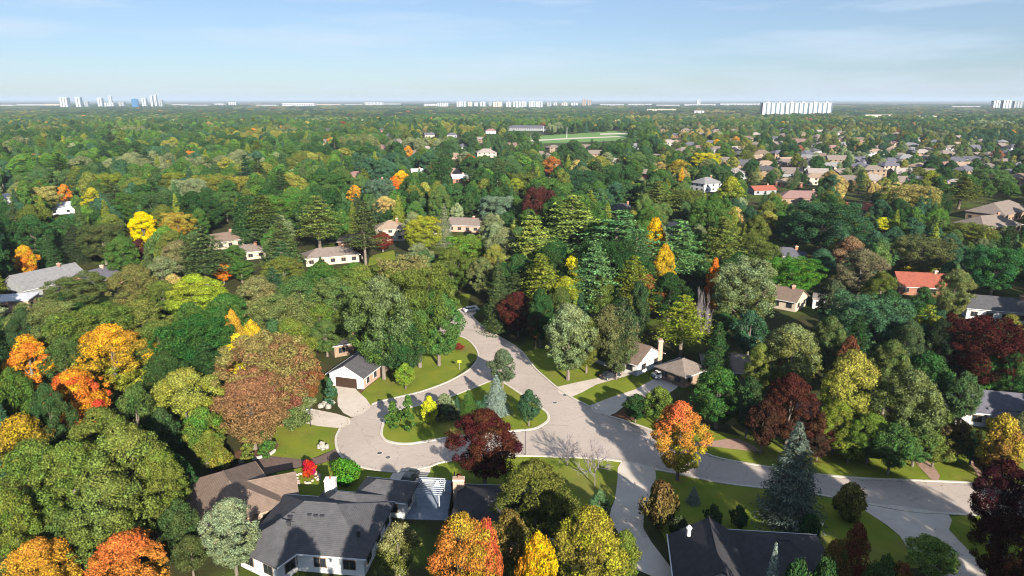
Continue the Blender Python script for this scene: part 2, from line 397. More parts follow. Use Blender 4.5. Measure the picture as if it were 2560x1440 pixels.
# ------------------------------------------------------------------ houses
WIN = {}
def win_mesh(kind, w_, h_):
    key = (kind, w_, h_)
    if key not in WIN:
        if kind == 'frame': WIN[key] = MB().box(-w_/2-.1, w_/2+.1, -.06, .05, -h_/2-.1, h_/2+.1).mesh('window')
        elif kind == 'pane':
            b = MB(); 
            b.box(-w_/2, -.03, .02, .075, -h_/2, h_/2); b.box(.03, w_/2, .02, .075, -h_/2, h_/2); WIN[key] = b.mesh('pane')
        else: WIN[key] = MB().box(-w_/2, w_/2, -.06, .06, -h_/2, h_/2).mesh('window')
    return WIN[key]
HKEEP = []                                   # (x0, y0, x1, y1, distance): houses the photo shows
HOUSES = []                                  # ground footprints
def xf(block, root):
    dx, dy, rot = block['dx'], block['dy'], R(block['rot'])
    c, s = math.cos(rot), math.sin(rot)
    return lambda p: (dx + p[0]*c - p[1]*s, dy + p[0]*s + p[1]*c, p[2])
def house(label, cx, cy, blocks, roof='roof_grey', wall='cream', chimneys=(), doors=(), garages=(), keep=None, far=False, wins=True, group=None,
          cat='house', name='house', trim='white_paint'):
    root = empty(name, (cx, cy, 0)); tag(root, label, cat, group)
    for b in blocks:
        b = dict(dict(dx=0, dy=0, L=12, W=9, rot=0, e=3.0, rise=2.2, t='hip', roof=roof, wall=wall, wins=wins), **b)
        L, W_, e, rise = b['L']/2, b['W']/2, b['e'], b['rise']
        T_ = xf(b, root)
        HOUSES.append((cx+b['dx'], cy+b['dy'], max(L, W_)))
        wm = MB()
        if b['t'] == 'gable':
            za = e + rise - .12; ze = e - .12
            wm.add([T_(p) for p in [(-L,-W_,0),(-L,W_,0),(-L,W_,ze),(-L,0,za),(-L,-W_,ze),(L,-W_,0),(L,W_,0),(L,W_,ze),(L,0,za),(L,-W_,ze)]],
                   [(0,4,3,2,1),(5,6,7,8,9),(0,5,9,4),(1,2,7,6),(4,9,8,3),(3,8,7,2)])
        else:
            v = MB().box(-L, L, -W_, W_, 0, e - (.02 if b['t'] != 'flat' else 0)); wm.add([T_(p) for p in v.v], v.f)
        wo_ = wm.build('wall', M[b['wall']], root)
        o = .25 if b['t'] == 'flat' else .55
        rm = MB()
        if b['t'] == 'gable':
            sl = rise / W_; y1 = W_ + o; z1 = e - o*sl; x1 = L + .35
            cs = [(-y1, z1), (0, e+rise), (y1, z1), (y1, z1-.22), (0, e+rise-.22), (-y1, z1-.22)]
            v = [T_((x, y, z)) for x in (-x1, x1) for y, z in cs]
            rm.add(v, [(0,6,7,1),(1,7,8,2),(2,8,9,3),(3,9,10,4),(4,10,11,5),(5,11,6,0),(0,1,4,5),(1,2,3,4),(6,11,10,7),(7,10,9,8)])
        elif b['t'] == 'flat':
            v = MB().box(-L-o, L+o, -W_-o, W_+o, e+.02, e+.35); rm.add([T_(p) for p in v.v], v.f)
        else:
            x1, y1 = L+o, W_+o; rl = max(.15, x1 - y1*.95) if x1 >= y1 else .15
            v = [(-x1,-y1,e-.22),(x1,-y1,e-.22),(x1,y1,e-.22),(-x1,y1,e-.22),(-x1,-y1,e),(x1,-y1,e),(x1,y1,e),(-x1,y1,e),(-rl,0,e+rise),(rl,0,e+rise)]
            rm.add([T_(p) for p in v], [(0,3,2,1),(0,1,5,4),(1,2,6,5),(2,3,7,6),(3,0,4,7),(4,5,9,8),(6,7,8,9),(5,6,9),(7,4,8)])
        ro = rm.build('roof', M[b['roof']], root)
        if b['t'] != 'flat' and not far:        # ridge cap and eaves trough
            rc = MB()
            rr = L+.35 if b['t'] == 'gable' else rl
            if rr > .3:
                rc.tube([T_((-rr,0,e+rise+.02)), T_((rr,0,e+rise+.02))], [.11,.11], 5); rc.build('ridge_cap', M[b['roof']], ro)
            for sgn in (-1, 1):
                yy = W_+o+.06; zt = (e - o*rise/W_) if b['t'] == 'gable' else e
                g = MB().box(-L-o, L+o, -.07, .07, -.14, .0); gv = [T_((p[0], p[1]+sgn*yy, p[2]+zt-.02)) for p in g.v]
                MB().add(gv, g.f).build('gutter', M[trim], ro)
        if b['wins']:
            rot = R(b['rot'])
            for nx_, ny_, half, wide in ((0,-1,W_,L), (0,1,W_,L), (1,0,L,W_), (-1,0,L,W_)):
                wx = nx_*math.cos(rot) - ny_*math.sin(rot); wy = nx_*math.sin(rot) + ny_*math.cos(rot)
                d = Vector((-(cx+b['dx']), -(cy+b['dy']))).normalized()
                if wx*d.x + wy*d.y < .3: continue
                nw = max(1, int(wide*2/ (4.2 if far else 3.2)))
                for st in range(2 if e > 4.6 else 1):
                    for k in range(nw):
                        u = (k+.5)/nw*2*wide - wide; zc = (1.55 if e < 4.6 else 1.5) + st*2.75
                        px, py = (u, ny_*half) if nx_ == 0 else (nx_*half, u)
                        q = T_((px, py, zc)); ang = math.atan2(wy, wx) - math.pi/2
                        if far:
                            f = link('window', win_mesh('one', 1.5, 1.3), M['glass'], root)
                        else:
                            f = link('window', win_mesh('frame', 1.5, 1.25), M[trim], root)
                            p_ = link('pane', win_mesh('pane', 1.5, 1.25), M['glass'], f)
                        f.location = q; f.rotation_euler = (0, 0, ang)
    for (x, y, zt, sx, sy, mat) in chimneys:
        c = MB().box(x-sx/2, x+sx/2, y-sy/2, y+sy/2, 0, zt).build('chimney', M[mat], root)
        MB().box(x-sx/2-.08, x+sx/2+.08, y-sy/2-.08, y+sy/2+.08, zt-.25, zt-.05).build('chimney_cap', M['concrete'], c)
        MB().tube([(x, y, zt-.05), (x, y, zt+.35)], [.16,.14], 8).build('flue', M['brick'], c)
    for (x, y, rz, w_, h_, mat, nm) in list(doors) + list(garages):
        d = MB()
        if nm == 'garage_door':
            d.box(-w_/2, w_/2, -.05, .05, 0.03, h_)
            o = d.build(nm, M[mat], root)
            for k in range(4): MB().box(-w_/2+.06, w_/2-.06, .0, .075, .08+k*h_/4, h_/4*(k+1)-.02).build('panel', M[mat], o)
        else:
            d.box(-w_/2, w_/2, -.05, .06, .03, h_); o = d.build(nm, M[mat], root)
        o.location = (x, y, 0); o.rotation_euler = (0, 0, rz)
    if keep: HKEEP.append((keep[0], keep[1], keep[2], keep[1] + .72*(keep[3]-keep[1]), math.hypot(cx, cy)))
    return root
def hpx(px, py, e=3.0): g = G(px, py, e); return g.x, g.y
B_ = lambda **k: k

# the near houses, each where the photograph shows it
hA = house('brown hip-roofed bungalow beside the dark brick driveway, bottom left', -41, 87.3,
      [B_(L=13.5, W=10.5, rot=126, rise=2.9), B_(dx=4.6, dy=1.6, L=8.5, W=6, rot=22, e=2.8, rise=1.8, t='gable')], 'roof_brown', 'pink_brick', keep=(465,1150,695,1330), trim='tan_wall')
hB = house('large dark grey hip-roofed house with white chimney, bottom centre', -25.5, 80,
      [B_(L=15.4, W=11.5, rot=-7, rise=3.3), B_(dx=2.4, dy=3.6, L=9, W=7, rot=-9, rise=2.5, e=3.05), B_(dx=7.0, dy=8.6, L=7.2, W=4.6, rot=-11, rise=1.5, e=2.9),
       B_(dx=-4.5, dy=-3.2, L=7.5, W=7, rot=60, rise=2.7, e=3.02)], 'roof_grey', 'white_paint', chimneys=[(-.6, 7.2, 5.6, 1.5, 1.0, 'white_paint')], keep=(645,1195,1045,1400))
for k, (px, py) in enumerate([(734,1285),(726,1297),(722,1310),(774,1291),(790,1293),(806,1294),(849,1281),(863,1277),(896,1332)]):
    g = G(px, py, 5.2); MB().box(-.22,.22,-.16,.16,-.5,.35).box(-.28,.28,-.22,.22,.35,.42).build('roof_vent', M['metal'], hB).location = (g.x+25.5, g.y-80, 5.15)
hC = house('dark roofed house with brick chimney shaded by the maroon tree', -1.2, 83.5,
      [B_(L=13, W=11, rot=-4, rise=2.8)], 'roof_dark', 'brick', chimneys=[(-6.6, 5.2, 4.8, 1.6, 1.0, 'pink_brick')], keep=(1140,1210,1230,1290))
hD = house('shaded grey roofed house at the bottom edge beside the driveway', 24.8, 72.2,
      [B_(L=10, W=9, rot=82, rise=2.8, t='gable'), B_(dx=8.6, dy=.6, L=11, W=10, rot=-6, rise=2.7)], 'roof_dark', 'grey_wall', keep=(1650,1300,2000,1400))
gD = G(1722, 1330, 4.8); MB().tube([(0,0,-.6),(0,0,.5)], [.28,.28], 8).tube([(0,0,.5),(0,0,.9)], [.42,.1], 8).build('roof_vent', M['white_paint'], hD).location = (gD.x-24.8, gD.y-72.2, 4.9)
r_ = R(-17); fx, fy = -34.6+.02, 131.9
hE = house('white garage-fronted bungalow with grey gable roof beside the cul-de-sac', -32.5, 138.8,
      [B_(L=14, W=7.8, rot=73, rise=2.1, t='gable', wall='white_paint', wins=False)], 'roof_grey', 'white_paint',
      garages=[(-2.07, -6.76, R(73-90)+math.pi, 4.9, 2.15, 'door_dark', 'garage_door')], keep=(812,880,950,968))
bf = MB().box(-6.6, 6.7, -.06, .05, 0, 2.75).build('brick_facing', M['pink_brick'], hE); bf.location = (3.9*math.cos(R(-17)), 3.9*math.sin(R(-17)), 0); bf.rotation_euler = (0, 0, R(73))
for k in range(4):
    f = link('window', win_mesh('frame', 1.1, 1.4), M['white_paint'], hE); link('pane', win_mesh('pane', 1.1, 1.4), M['glass'], f)
    s = -5.2 + k*3.2
    f.location = (4.0*math.cos(R(-17)) + s*math.cos(R(73)), 4.0*math.sin(R(-17)) + s*math.sin(R(73)), 1.5); f.rotation_euler = (0, 0, R(-107))
hF = house('white gabled house with tall brick chimney and brown roof behind the two driveways', 26.3, 145.7,
      [B_(L=12, W=9.6, rot=-45, rise=2.6, t='gable', wall='white_paint')], 'roof_brown', 'cream', chimneys=[(6.9, -1.6, 6.3, 1.0, 1.4, 'pink_brick')], keep=(1575,850,1672,930))
hG = house('taupe pyramid-roofed double garage house behind the white parked car', 36.6, 136.6,
      [B_(L=7.4, W=7.0, rot=38, rise=2.0, e=2.7), B_(dx=11, dy=1.2, L=12, W=9, rot=-10, rise=2.4)], 'roof_taupe', 'tan_wall', keep=(1668,898,1860,945))
hH = house('white house with slate grey gable roof among trees at right edge', 88, 118,
      [B_(L=13.5, W=8, rot=-14, rise=2.4, t='gable', e=3.2), B_(dx=2.5, dy=-4.6, L=7, W=4, rot=-14, rise=1.2, e=2.4)], 'roof_slate', 'white_paint', keep=(2355,985,2510,1075))
# houses farther back: pixel of the roof, then size
MID = [
 ('white walled house with grey roof at the right edge below burgundy tree', 2505, 755, 18, 9, -20, 'gable', 'roof_grey', 'white_paint', 3.4, (2440,735,2560,800)),
 ('red roofed cottage with red walls on the right', 2303, 697, 15, 11, -12, 'gable', 'roof_red', 'brick', 3, (2265,680,2345,728)),
 ('slate roofed white house half hidden behind bright green tree', 1968, 628, 12, 9, -28, 'hip', 'roof_slate', 'white_paint', 3, (1925,608,2015,650)),
 ('brown gabled house with white bargeboard behind the sage green tree', 1958, 728, 11, 9, -42, 'gable', 'roof_brown', 'cream', 3.2, (1925,700,2000,770)),
 ('low flat roofed beige carport house on the right', 2082, 738, 10, 6, -25, 'flat', 'roof_light', 'white_paint', 2.8, (2025,722,2115,765)),
 ('large taupe hip roof building at far right, upper of two', 2500, 520, 34, 17, 35, 'hip', 'roof_taupe', 'tan_wall', 4, (2400,500,2560,560)),
 ('lower taupe hip roofed building at far right edge', 2470, 553, 24, 14, 20, 'hip', 'roof_taupe', 'tan_wall', 3.4, (2390,530,2530,570)),
 ('long red brown roofed house right of the tall poplar', 2003, 487, 26, 13, -6, 'hip', 'roof_pink', 'tan_wall', 3.4, (1962,474,2030,512)),
 ('small red roofed house beside the bright yellow green bush', 2155, 515, 15, 10, -15, 'gable', 'roof_red', 'cream', 3, (2125,502,2180,535)),
 ('grey roofed two-storey white house below the subdivision', 1766, 452, 16, 13, 30, 'hip', 'roof_pale', 'white_paint', 5.4, (1742,430,1795,495)),
 ('blue grey walled house with red gable, right of the poplar', 1905, 468, 16, 8, 15, 'gable', 'roof_red', 'grey_wall', 3.2, (1870,455,1935,490)),
 ('long beige roofed bungalow with cream walls at centre left', 826, 628, 19, 9, 24, 'hip', 'roof_taupe', 'cream', 3, (772,608,880,658)),
 ('tan roofed two-storey cream house behind the maroon shrubs', 975, 562, 12, 11, 10, 'hip', 'roof_tan', 'cream', 5, (940,548,1005,605)),
 ('grey roofed house behind the yellow green tree', 1085, 560, 14, 9, -8, 'hip', 'roof_grey', 'white_paint', 3, (1068,545,1105,590)),
 ('grey roofed brick house with driveway, centre', 1165, 552, 15, 9, -12, 'gable', 'roof_taupe', 'pink_brick', 3.4, (1130,540,1200,600)),
 ('brown roofed brick house glimpsed behind the maroon bush', 885, 592, 12, 8, 8, 'hip', 'roof_brown', 'brick', 3, (862,582,905,612)),
 ('brown gabled house with cream walls at left centre', 560, 590, 12, 9, 50, 'gable', 'roof_brown', 'cream', 3.4, (530,570,582,608)),
 ('cream house with beige hip roof left of the tall pines', 620, 618, 11, 8, 30, 'hip', 'roof_taupe', 'cream', 3, (596,605,642,640)),
 ('pale grey steep-roofed house at the left edge', 112, 692, 19, 13, 62, 'gable', 'roof_pale', 'grey_wall', 3.6, (42,656,175,745)),
 ('small slate roofed house with white skylight on the left', 236, 685, 12, 9, 70, 'gable', 'roof_slate', 'brick', 3, (208,658,262,712)),
 ('flat white roofed annex at the far left edge', 22, 738, 12, 8, 15, 'flat', 'roof_white', 'pink_brick', 3, (0,722,60,755)),
 ('white gable house glimpsed through trees at upper left', 148, 512, 12, 9, 40, 'gable', 'roof_white', 'white_paint', 3.5, (134,502,166,540)),
 ('long pale roofed building cut by the left edge', 2, 488, 30, 16, 80, 'flat', 'roof_white', 'white_paint', 4, (0,440,16,530)),
 ('small white house behind the orange tree at upper centre', 1148, 440, 12, 9, 20, 'gable', 'roof_white', 'brick', 3.5, (1132,432,1160,462)),
 ('pale roofed two-storey house at upper centre', 1215, 378, 20, 14, 10, 'hip', 'roof_light', 'cream', 5, (1190,365,1240,395)),
 ('white house glimpsed among dark trees, upper centre', 1042, 425, 9, 8, 15, 'gable', 'roof_white', 'white_paint', 4, (1034,415,1052,432)),
 ('grey roofed house glimpsed above the orange maples', 945, 452, 12, 9, 15, 'hip', 'roof_slate', 'white_paint', 3.4, (930,442,962,460)),
 ('cream house glimpsed between pines right of the gold tree', 1690, 560, 9, 8, 15, 'gable', 'roof_light', 'white_paint', 5, (1680,545,1702,578)),
 ('grey roof glimpsed above the layered pines', 1555, 515, 12, 9, 5, 'hip', 'roof_grey', 'tan_wall', 3.4, (1530,508,1575,525)),
 ('white walled house seen between shrubs behind right-hand house row', 2050, 1012, 7, 6, -14, 'gable', 'roof_grey', 'white_paint', 3, (2050,1005,2085,1035)),
 ('low tiled house behind the white garage bungalow', 862, 838, 7, 6, 30, 'hip', 'roof_dark', 'tan_wall', 3, (855,835,880,890)),
 ('long grey school building beside the playing field', 1318, 318, 85, 30, -8, 'hip', 'roof_slate', 'grey_wall', 5, (1272,308,1362,335)),
 ('red brick house left of the playing field', 1226, 325, 18, 12, 10, 'hip', 'roof_pink', 'white_paint', 5, (1212,316,1245,342)),
 ('grey gabled house left of centre near the horizon trees', 1072, 335, 16, 12, 20, 'gable', 'roof_slate', 'cream', 4, (1062,325,1092,348)),
 ('dark roofed pale house in the upper centre trees', 1130, 335, 16, 12, 5, 'hip', 'roof_slate', 'grey_wall', 4, (1118,325,1150,345)),
]
for (lb, px, py, L, W_, rot, t, rf, wl, e, keep) in MID:
    x, y = hpx(px, py, e + 1)
    house(lb, x, y, [B_(L=L, W=W_, rot=rot, e=e, rise=min(4.5, W_*.27), t=t)], rf, wl, keep=keep, far=y > 330,
          chimneys=[(L*.25*math.cos(R(rot)), L*.25*math.sin(R(rot)), e+W_*.27+.9, 1.0, .8, 'brick' if wl != 'brick' else 'pink_brick')] if t != 'flat' and L < 30 else ())
# the subdivision on the right: rows of detached houses
rnd = random.Random(21)
ROOFS = ['roof_taupe', 'roof_taupe', 'roof_brown', 'roof_tan', 'roof_grey', 'roof_slate', 'roof_pink', 'roof_pale', 'roof_taupe', 'roof_light']
WALLS = ['cream', 'pink_brick', 'tan_wall', 'tan_wall', 'white_paint', 'tan_wall', 'grey_wall', 'brick']
rows = [(446, 1960, 2560, 58), (428, 1800, 2560, 50), (411, 1770, 2560, 45), (396, 1700, 2560, 44), (382, 1690, 2560, 42), (370, 1680, 2560, 40), (358, 1660, 2560, 42), (347, 1650, 2400, 46), (337, 1640, 2250, 52),
        (326, 1650, 2100, 44), (386, 960, 1660, 95), (366, 900, 1660, 75), (352, 760, 1240, 120), (340, 900, 1240, 90), (322, 620, 1200, 90), (410, 1250, 1650, 150), (430, 820, 1650, 180)]
ROWWORD = ['front row', 'second row', 'third row', 'fourth row', 'fifth row', 'sixth row', 'seventh row', 'eighth row', 'ninth row', 'back row', 'row below the playing field',
           'trees below the playing field', 'trees left of the playing field', 'trees beside the orange maples', 'trees nearest the left skyline', 'trees under the playing field', 'wooded middle ground']
lab_n = {}
for ri, (py, x0, x1, step) in enumerate(rows):
    x = x0 + rnd.uniform(0, step)
    while x < x1:
        px, pyy = x + rnd.uniform(-8, 8), py + rnd.uniform(-5, 5)
        x += step * rnd.uniform(.9, 1.7)
        if any(k[0]-14 < px < k[2]+14 and k[1]-6 < pyy < k[3]+6 for k in HKEEP) or in_poly(px, pyy, KEEPF[0]) or (1690 < px < 1800 and pyy > 375) : continue
        if len([1 for h in HOUSES]) > 330: break
        gx, gy = hpx(px, pyy, 5)
        rf, wl = rnd.choice(ROOFS), rnd.choice(WALLS)
        sub = ri < 10
        where = ('left part' if px < 1950 else 'middle' if px < 2250 else 'right part') if sub else ('left' if px < 900 else 'middle' if px < 1250 else 'right')
        two = rnd.random() < .65
        L, W_, rot = rnd.uniform(14, 20), rnd.uniform(11, 14), rnd.uniform(-35, 35)
        t = rnd.choice(['hip', 'hip', 'gable'])
        lb = f"{ROOFNAME[rf]} {'gable' if t == 'gable' else 'hip'}-roofed {WALLNAME[wl]} house in the {ROWWORD[ri]}, {where}" if sub else \
             f"{ROOFNAME[rf]} {'gable' if t == 'gable' else 'hip'}-roofed {WALLNAME[wl]} house among {ROWWORD[ri]}, {where}"
        e = 5.2 if two else 3.2
        bl = [B_(L=L, W=W_, rot=rot, e=e, rise=rnd.uniform(2.6, 3.8), t=t)]
        if rnd.random() < .75:
            c, s = math.cos(R(rot)), math.sin(R(rot)); u, v = rnd.choice([-1, 1])*L*.27, -W_*.5
            bl.append(B_(dx=u*c - v*s, dy=u*s + v*c, L=rnd.uniform(6.5, 8), W=6.2, rot=rot+90, e=e-.6 if rnd.random() < .5 else 2.9, rise=2.1, t=rnd.choice(['gable', 'hip']), wins=False))
        house(lb, gx, gy, bl, rf, wl, far=True, group='houses: ' + lb)
        HKEEP.append((px-4, pyy-3, px+4, pyy+1, gy))

# ------------------------------------------------------------------ tree kinds (each mesh shared by every tree of its shape)
def leaf_mesh(name, P, Nn, S, attr, rng, jit=.75, long=None):
    """one triangle per leaf clump at P facing about Nn, size S"""
    n = len(P)
    nn = Nn + rng.normal(0, jit*.6, (n, 3)); nn /= np.linalg.norm(nn, axis=1)[:, None] + 1e-9
    a = rng.normal(0, 1, (n, 3))
    if long is not None: a = long + a*.25
    t = a - (a*nn).sum(1)[:, None]*nn; t /= np.linalg.norm(t, axis=1)[:, None] + 1e-9
    b = np.cross(nn, t)
    V = np.empty((n, 3, 3))
    for k in range(3):
        ang = 2*math.pi*k/3 + rng.uniform(-.35, .35, n); rad = S*rng.uniform(.75, 1.25, n)
        e = 1.7 if (long is not None and k == 0) else 1.0
        V[:, k] = P + (np.cos(ang)*rad*e)[:, None]*t + (np.sin(ang)*rad*(.55 if long is not None else 1))[:, None]*b
    me = bpy.data.meshes.new(name)
    me.vertices.add(n*3); me.vertices.foreach_set('co', V.reshape(-1).astype(np.float32))
    me.loops.add(n*3); me.loops.foreach_set('vertex_index', np.arange(n*3, dtype=np.int32))
    me.polygons.add(n); me.polygons.foreach_set('loop_start', np.arange(0, n*3, 3, dtype=np.int32))
    me.update(calc_edges=True)
    at = me.attributes.new('leaf', 'FLOAT_VECTOR', 'FACE'); at.data.foreach_set('vector', attr.astype(np.float32).reshape(-1))
    me.materials.append(M['leaf'])
    return me
def limbs(rng, tips, ht, r0, name='trunk', z0=0):
    b = MB(); k = ht*.5
    b.tube([(0,0,z0-.2), (.05*r0,0,ht*.25), (rng.uniform(-.15,.15), rng.uniform(-.15,.15), ht*.55), (rng.uniform(-.2,.2), rng.uniform(-.2,.2), ht*.85)], [r0*1.25, r0*.9, r0*.6, r0*.15], 7)
    for (x, y, z) in tips:
        zb = min(ht*.55, max(ht*.2, z*.55)); b.tube([(0, 0, zb), (x*.45, y*.45, zb+(z-zb)*.4), (x*.92, y*.92, z)], [r0*.45, r0*.28, r0*.06], 5)
    return b.mesh(name)
def broadleaf(seed, R0=3.6, z0=2.0, z1=10, nl=44, n=6500, leaf=.26, prof='round', rough=1.0):
    rng = np.random.default_rng(seed); C = []; Rd = []
    while len(C) < nl:
        t = rng.uniform(0, 1)
        pr = {'round': math.sin(math.pi*(.1+.86*t))**.75, 'oval': math.sin(math.pi*(.12+.85*t)**.85)**.8, 'spread': (math.sin(math.pi*(.16+.62*t)))**.6, 'cone': (1-t)**.75*.95+.08}[prof]
        pr *= R0
        ang = rng.uniform(0, 2*math.pi)
        lr = R0*rng.uniform(.17, .36)*min(1, (56/nl)**.42)
        rr = max(0, pr - lr*.8)*rng.uniform(.62, 1.0)*(1 + .14*rough*math.sin(ang*2+seed) + .1*rough*math.sin(ang*3+2*seed))
        if rng.uniform() < .2: rr *= .4
        elif rng.uniform() < .18: rr *= 1.16; lr *= .62
        C.append((rr*math.cos(ang), rr*math.sin(ang), z0 + lr*.7 + (z1 - z0 - 1.5*lr)*t)); Rd.append(lr)
    C = np.array(C); Rd = np.array(Rd)
    wgt = Rd**2*rng.uniform(.35, 1.3, nl); wgt /= wgt.sum(); idx = rng.choice(nl, int(n*2.2), p=wgt)
    D = rng.normal(0, 1, (len(idx), 3)); D /= np.linalg.norm(D, axis=1)[:, None]
    P = C[idx] + D*Rd[idx][:, None]*np.array([1, 1, .82])*np.clip(rng.normal(.93, .17, len(idx)), .4, 1.45)[:, None]
    d2 = np.linalg.norm(P[:, None, :] - C[None], axis=2)/Rd[None]
    ins = (d2 < .66).sum(1) > (d2[np.arange(len(idx)), idx] < .66)
    mid = np.array([0, 0, (z0+z1)/2]); out = ((P-mid)*D).sum(1) > -.35*np.linalg.norm(P-mid, axis=1)
    ok = np.where(~ins & out)[0][:n]
    P, D, idx = P[ok], D[ok], idx[ok]
    cl = rng.uniform(0, 1, nl)
    at = np.stack([rng.uniform(0, 1, len(P)), (P[:, 2]-z0)/(z1-z0), cl[idx]], 1)
    me = leaf_mesh('crown', P, D, leaf*rng.uniform(.8, 1.2, len(P)), at, rng)
    tips = [C[i]*np.array([.8, .8, .95]) for i in rng.choice(nl, 7, replace=False)]
    return me, (limbs(rng, tips, z1, .2) if z0 > .8 else None), R0, z1
def pine(seed, n=9000):
    rng = np.random.default_rng(seed); P = []; Nn = []; A = []; Lg = []; tips = []
    zs = np.linspace(3.0, 9.5, 13)
    pads = []
    for z in zs:
        t = (z-3.0)/6.7; rad = 2.3*(1 - t**1.7)*rng.uniform(.75, 1.15) + .25
        m = 6 if t < .8 else 4; a0 = rng.uniform(0, 6.28)
        for k in range(m):
            if rng.uniform() < .12: continue
            a = a0 + 2*math.pi*k/m + rng.uniform(-.3, .3); rr = rad*rng.uniform(.75, 1.1)
            for s in (.45, .85): pads.append((a, rr*s, z + rng.uniform(-.12, .12) + rr*s*.10, rr*.42, rng.uniform()))
            if t < .85 and k % 2 == 0: tips.append((math.cos(a)*rr*.85, math.sin(a)*rr*.85, z + rr*.05))
    per = n//len(pads)
    for (a, r, z, s, c) in pads:
        q = rng.normal(0, .48, (per, 3)); s2 = s*.95 + .12
        x = q[:, 0]*s2*1.25; y = q[:, 1]*s2*.85; zz = q[:, 2]*.13 + .10
        p = np.stack([math.cos(a)*(r+x) - math.sin(a)*y, math.sin(a)*(r+x) + math.cos(a)*y, z+zz], 1); P.append(p)
        Nn.append(np.stack([q[:, 0]*.35*math.cos(a), q[:, 0]*.35*math.sin(a), np.sign(q[:, 2]+.55)*np.ones(per)], 1))
        A.append(np.stack([rng.uniform(0, 1, per), np.full(per, z/10), np.full(per, c)], 1))
    P = np.concatenate(P); 
    me = leaf_mesh('crown', P, np.concatenate(Nn), .115*rng.uniform(.75, 1.3, len(P)), np.concatenate(A), rng, .6)
    b = MB(); b.tube([(0,0,-.2), (0,0,4), (.04,.03,7.5), (.05,.04,9.7)], [.2,.15,.09,.02], 7)
    for (x, y, z) in tips[:26]: b.tube([(0,0,z-.25), (x, y, z)], [.045,.015], 4)
    return me, b.mesh('trunk'), 2.4, 10
def spruce(seed, n=16000, R0=2.3, fat=.85, z0=.25, droop=.3):
    rng = np.random.default_rng(seed); P = []; Nn = []; A = []; Lg = []
    nw = 26
    for w_ in range(nw):
        t = w_/(nw-1); z = z0 + (9.6-z0)*t; rad = R0*(1-t)**fat*rng.uniform(.82, 1.14) + .12
        m = max(4, int(13*(1-t)) + 3); per = max(6, int(n/nw/m*(1.6-1.2*t)))
        a0 = rng.uniform(0, 6.28)
        for k in range(m):
            a = a0 + 2*math.pi*(k + rng.uniform(-.3, .3))/m; rr = rad*rng.uniform(.72, 1.14); c = rng.uniform()
            s = np.sqrt(rng.uniform(.04, 1, per)); wdt = (1-s*.7)*rr*.30 + .06
            lat = rng.normal(0, 1, per)*wdt
            x = s*rr; zz = z - droop*x + .09*x*s*rr + rng.normal(0, .06, per)
            P.append(np.stack([math.cos(a)*x - math.sin(a)*lat, math.sin(a)*x + math.cos(a)*lat, zz], 1))
            Nn.append(np.tile([[math.cos(a)*.75, math.sin(a)*.75, .75]], (per, 1)))
            Lg.append(np.tile([[math.cos(a), math.sin(a), -.2]], (per, 1)))
            A.append(np.stack([rng.uniform(0, 1, per), np.full(per, t), np.full(per, c)], 1))
    P = np.concatenate(P)
    me = leaf_mesh('crown', P, np.concatenate(Nn), .10*rng.uniform(.7, 1.25, len(P)), np.concatenate(A), rng, .7, np.concatenate(Lg))
    return me, MB().tube([(0,0,-.2), (0,0,5), (0,0,9.6)], [.17,.1,.015], 7).mesh('trunk'), R0, 10
def bare(seed):
    rng = np.random.default_rng(seed); b = MB(); tw = MB()
    b.tube([(0,0,-.1), (.05,.02,1.6), (.1,.05,3.2)], [.13,.1,.07], 6)
    def grow(p, d, ln, r, lv, out):
        q = p + d*ln; out.tube([p, (p+q)/2 + Vector(rng.normal(0, .04*ln, 3)), q], [r, r*.8, r*.55], 4 if lv < 2 else 3)
        if lv == 4: return
        for k in range(4):
            nd = (d + Vector(rng.normal(0, .55, 3)) + Vector((0, 0, .12))).normalized()
            grow(p + d*ln*rng.uniform(.55, 1), nd, ln*rng.uniform(.6, .85), r*.7, lv+1, tw)
    for k in range(5):
        a = 2*math.pi*k/5 + rng.uniform(-.4, .4)
        grow(Vector((.08, .04, 1.5+.35*k)), Vector((math.cos(a)*.75, math.sin(a)*.75, .8)).normalized(), 2.2, .085, 1, tw)
    tw.f = [f for f in tw.f if len(f) == 4]
    return tw.mesh('crown'), b.mesh('trunk'), 3.2, 7.2
PROTO = dict(
 r=[broadleaf(s, nl=90, n=15000, leaf=.135) for s in (1, 2, 3, 4, 5)],
 o=[broadleaf(s, R0=3.0, z0=1.2, nl=84, n=15000, prof='oval', leaf=.125) for s in (11, 12, 13)],
 s=[broadleaf(s, R0=4.2, z0=2.3, nl=230, n=46000, leaf=.085, prof='spread') for s in (21, 22, 23)],
 d=[broadleaf(s, R0=3.6, z0=1.6, nl=170, n=34000, leaf=.088) for s in (24, 25, 26)],
 p=[pine(s) for s in (31, 32, 33)],
 c=[spruce(s) for s in (41, 42)] + [spruce(43, R0=1.9, fat=.75)],
 k=[broadleaf(s, R0=1.5, z0=.15, z1=6, nl=40, n=3800, leaf=.15, prof='oval') for s in (51, 52)],
 b=[broadleaf(s, R0=2.0, z0=.05, z1=2.9, nl=40, n=4200, leaf=.13, prof='round', rough=.6) for s in (61, 62)],
 t=[bare(s) for s in (71, 72)])
for p_ in PROTO['t']: p_[0].materials.append(M['twig'])
for L_ in PROTO.values():
    for p_ in L_:
        if p_[1] is not None and not p_[1].materials: p_[1].materials.append(M['bark'])

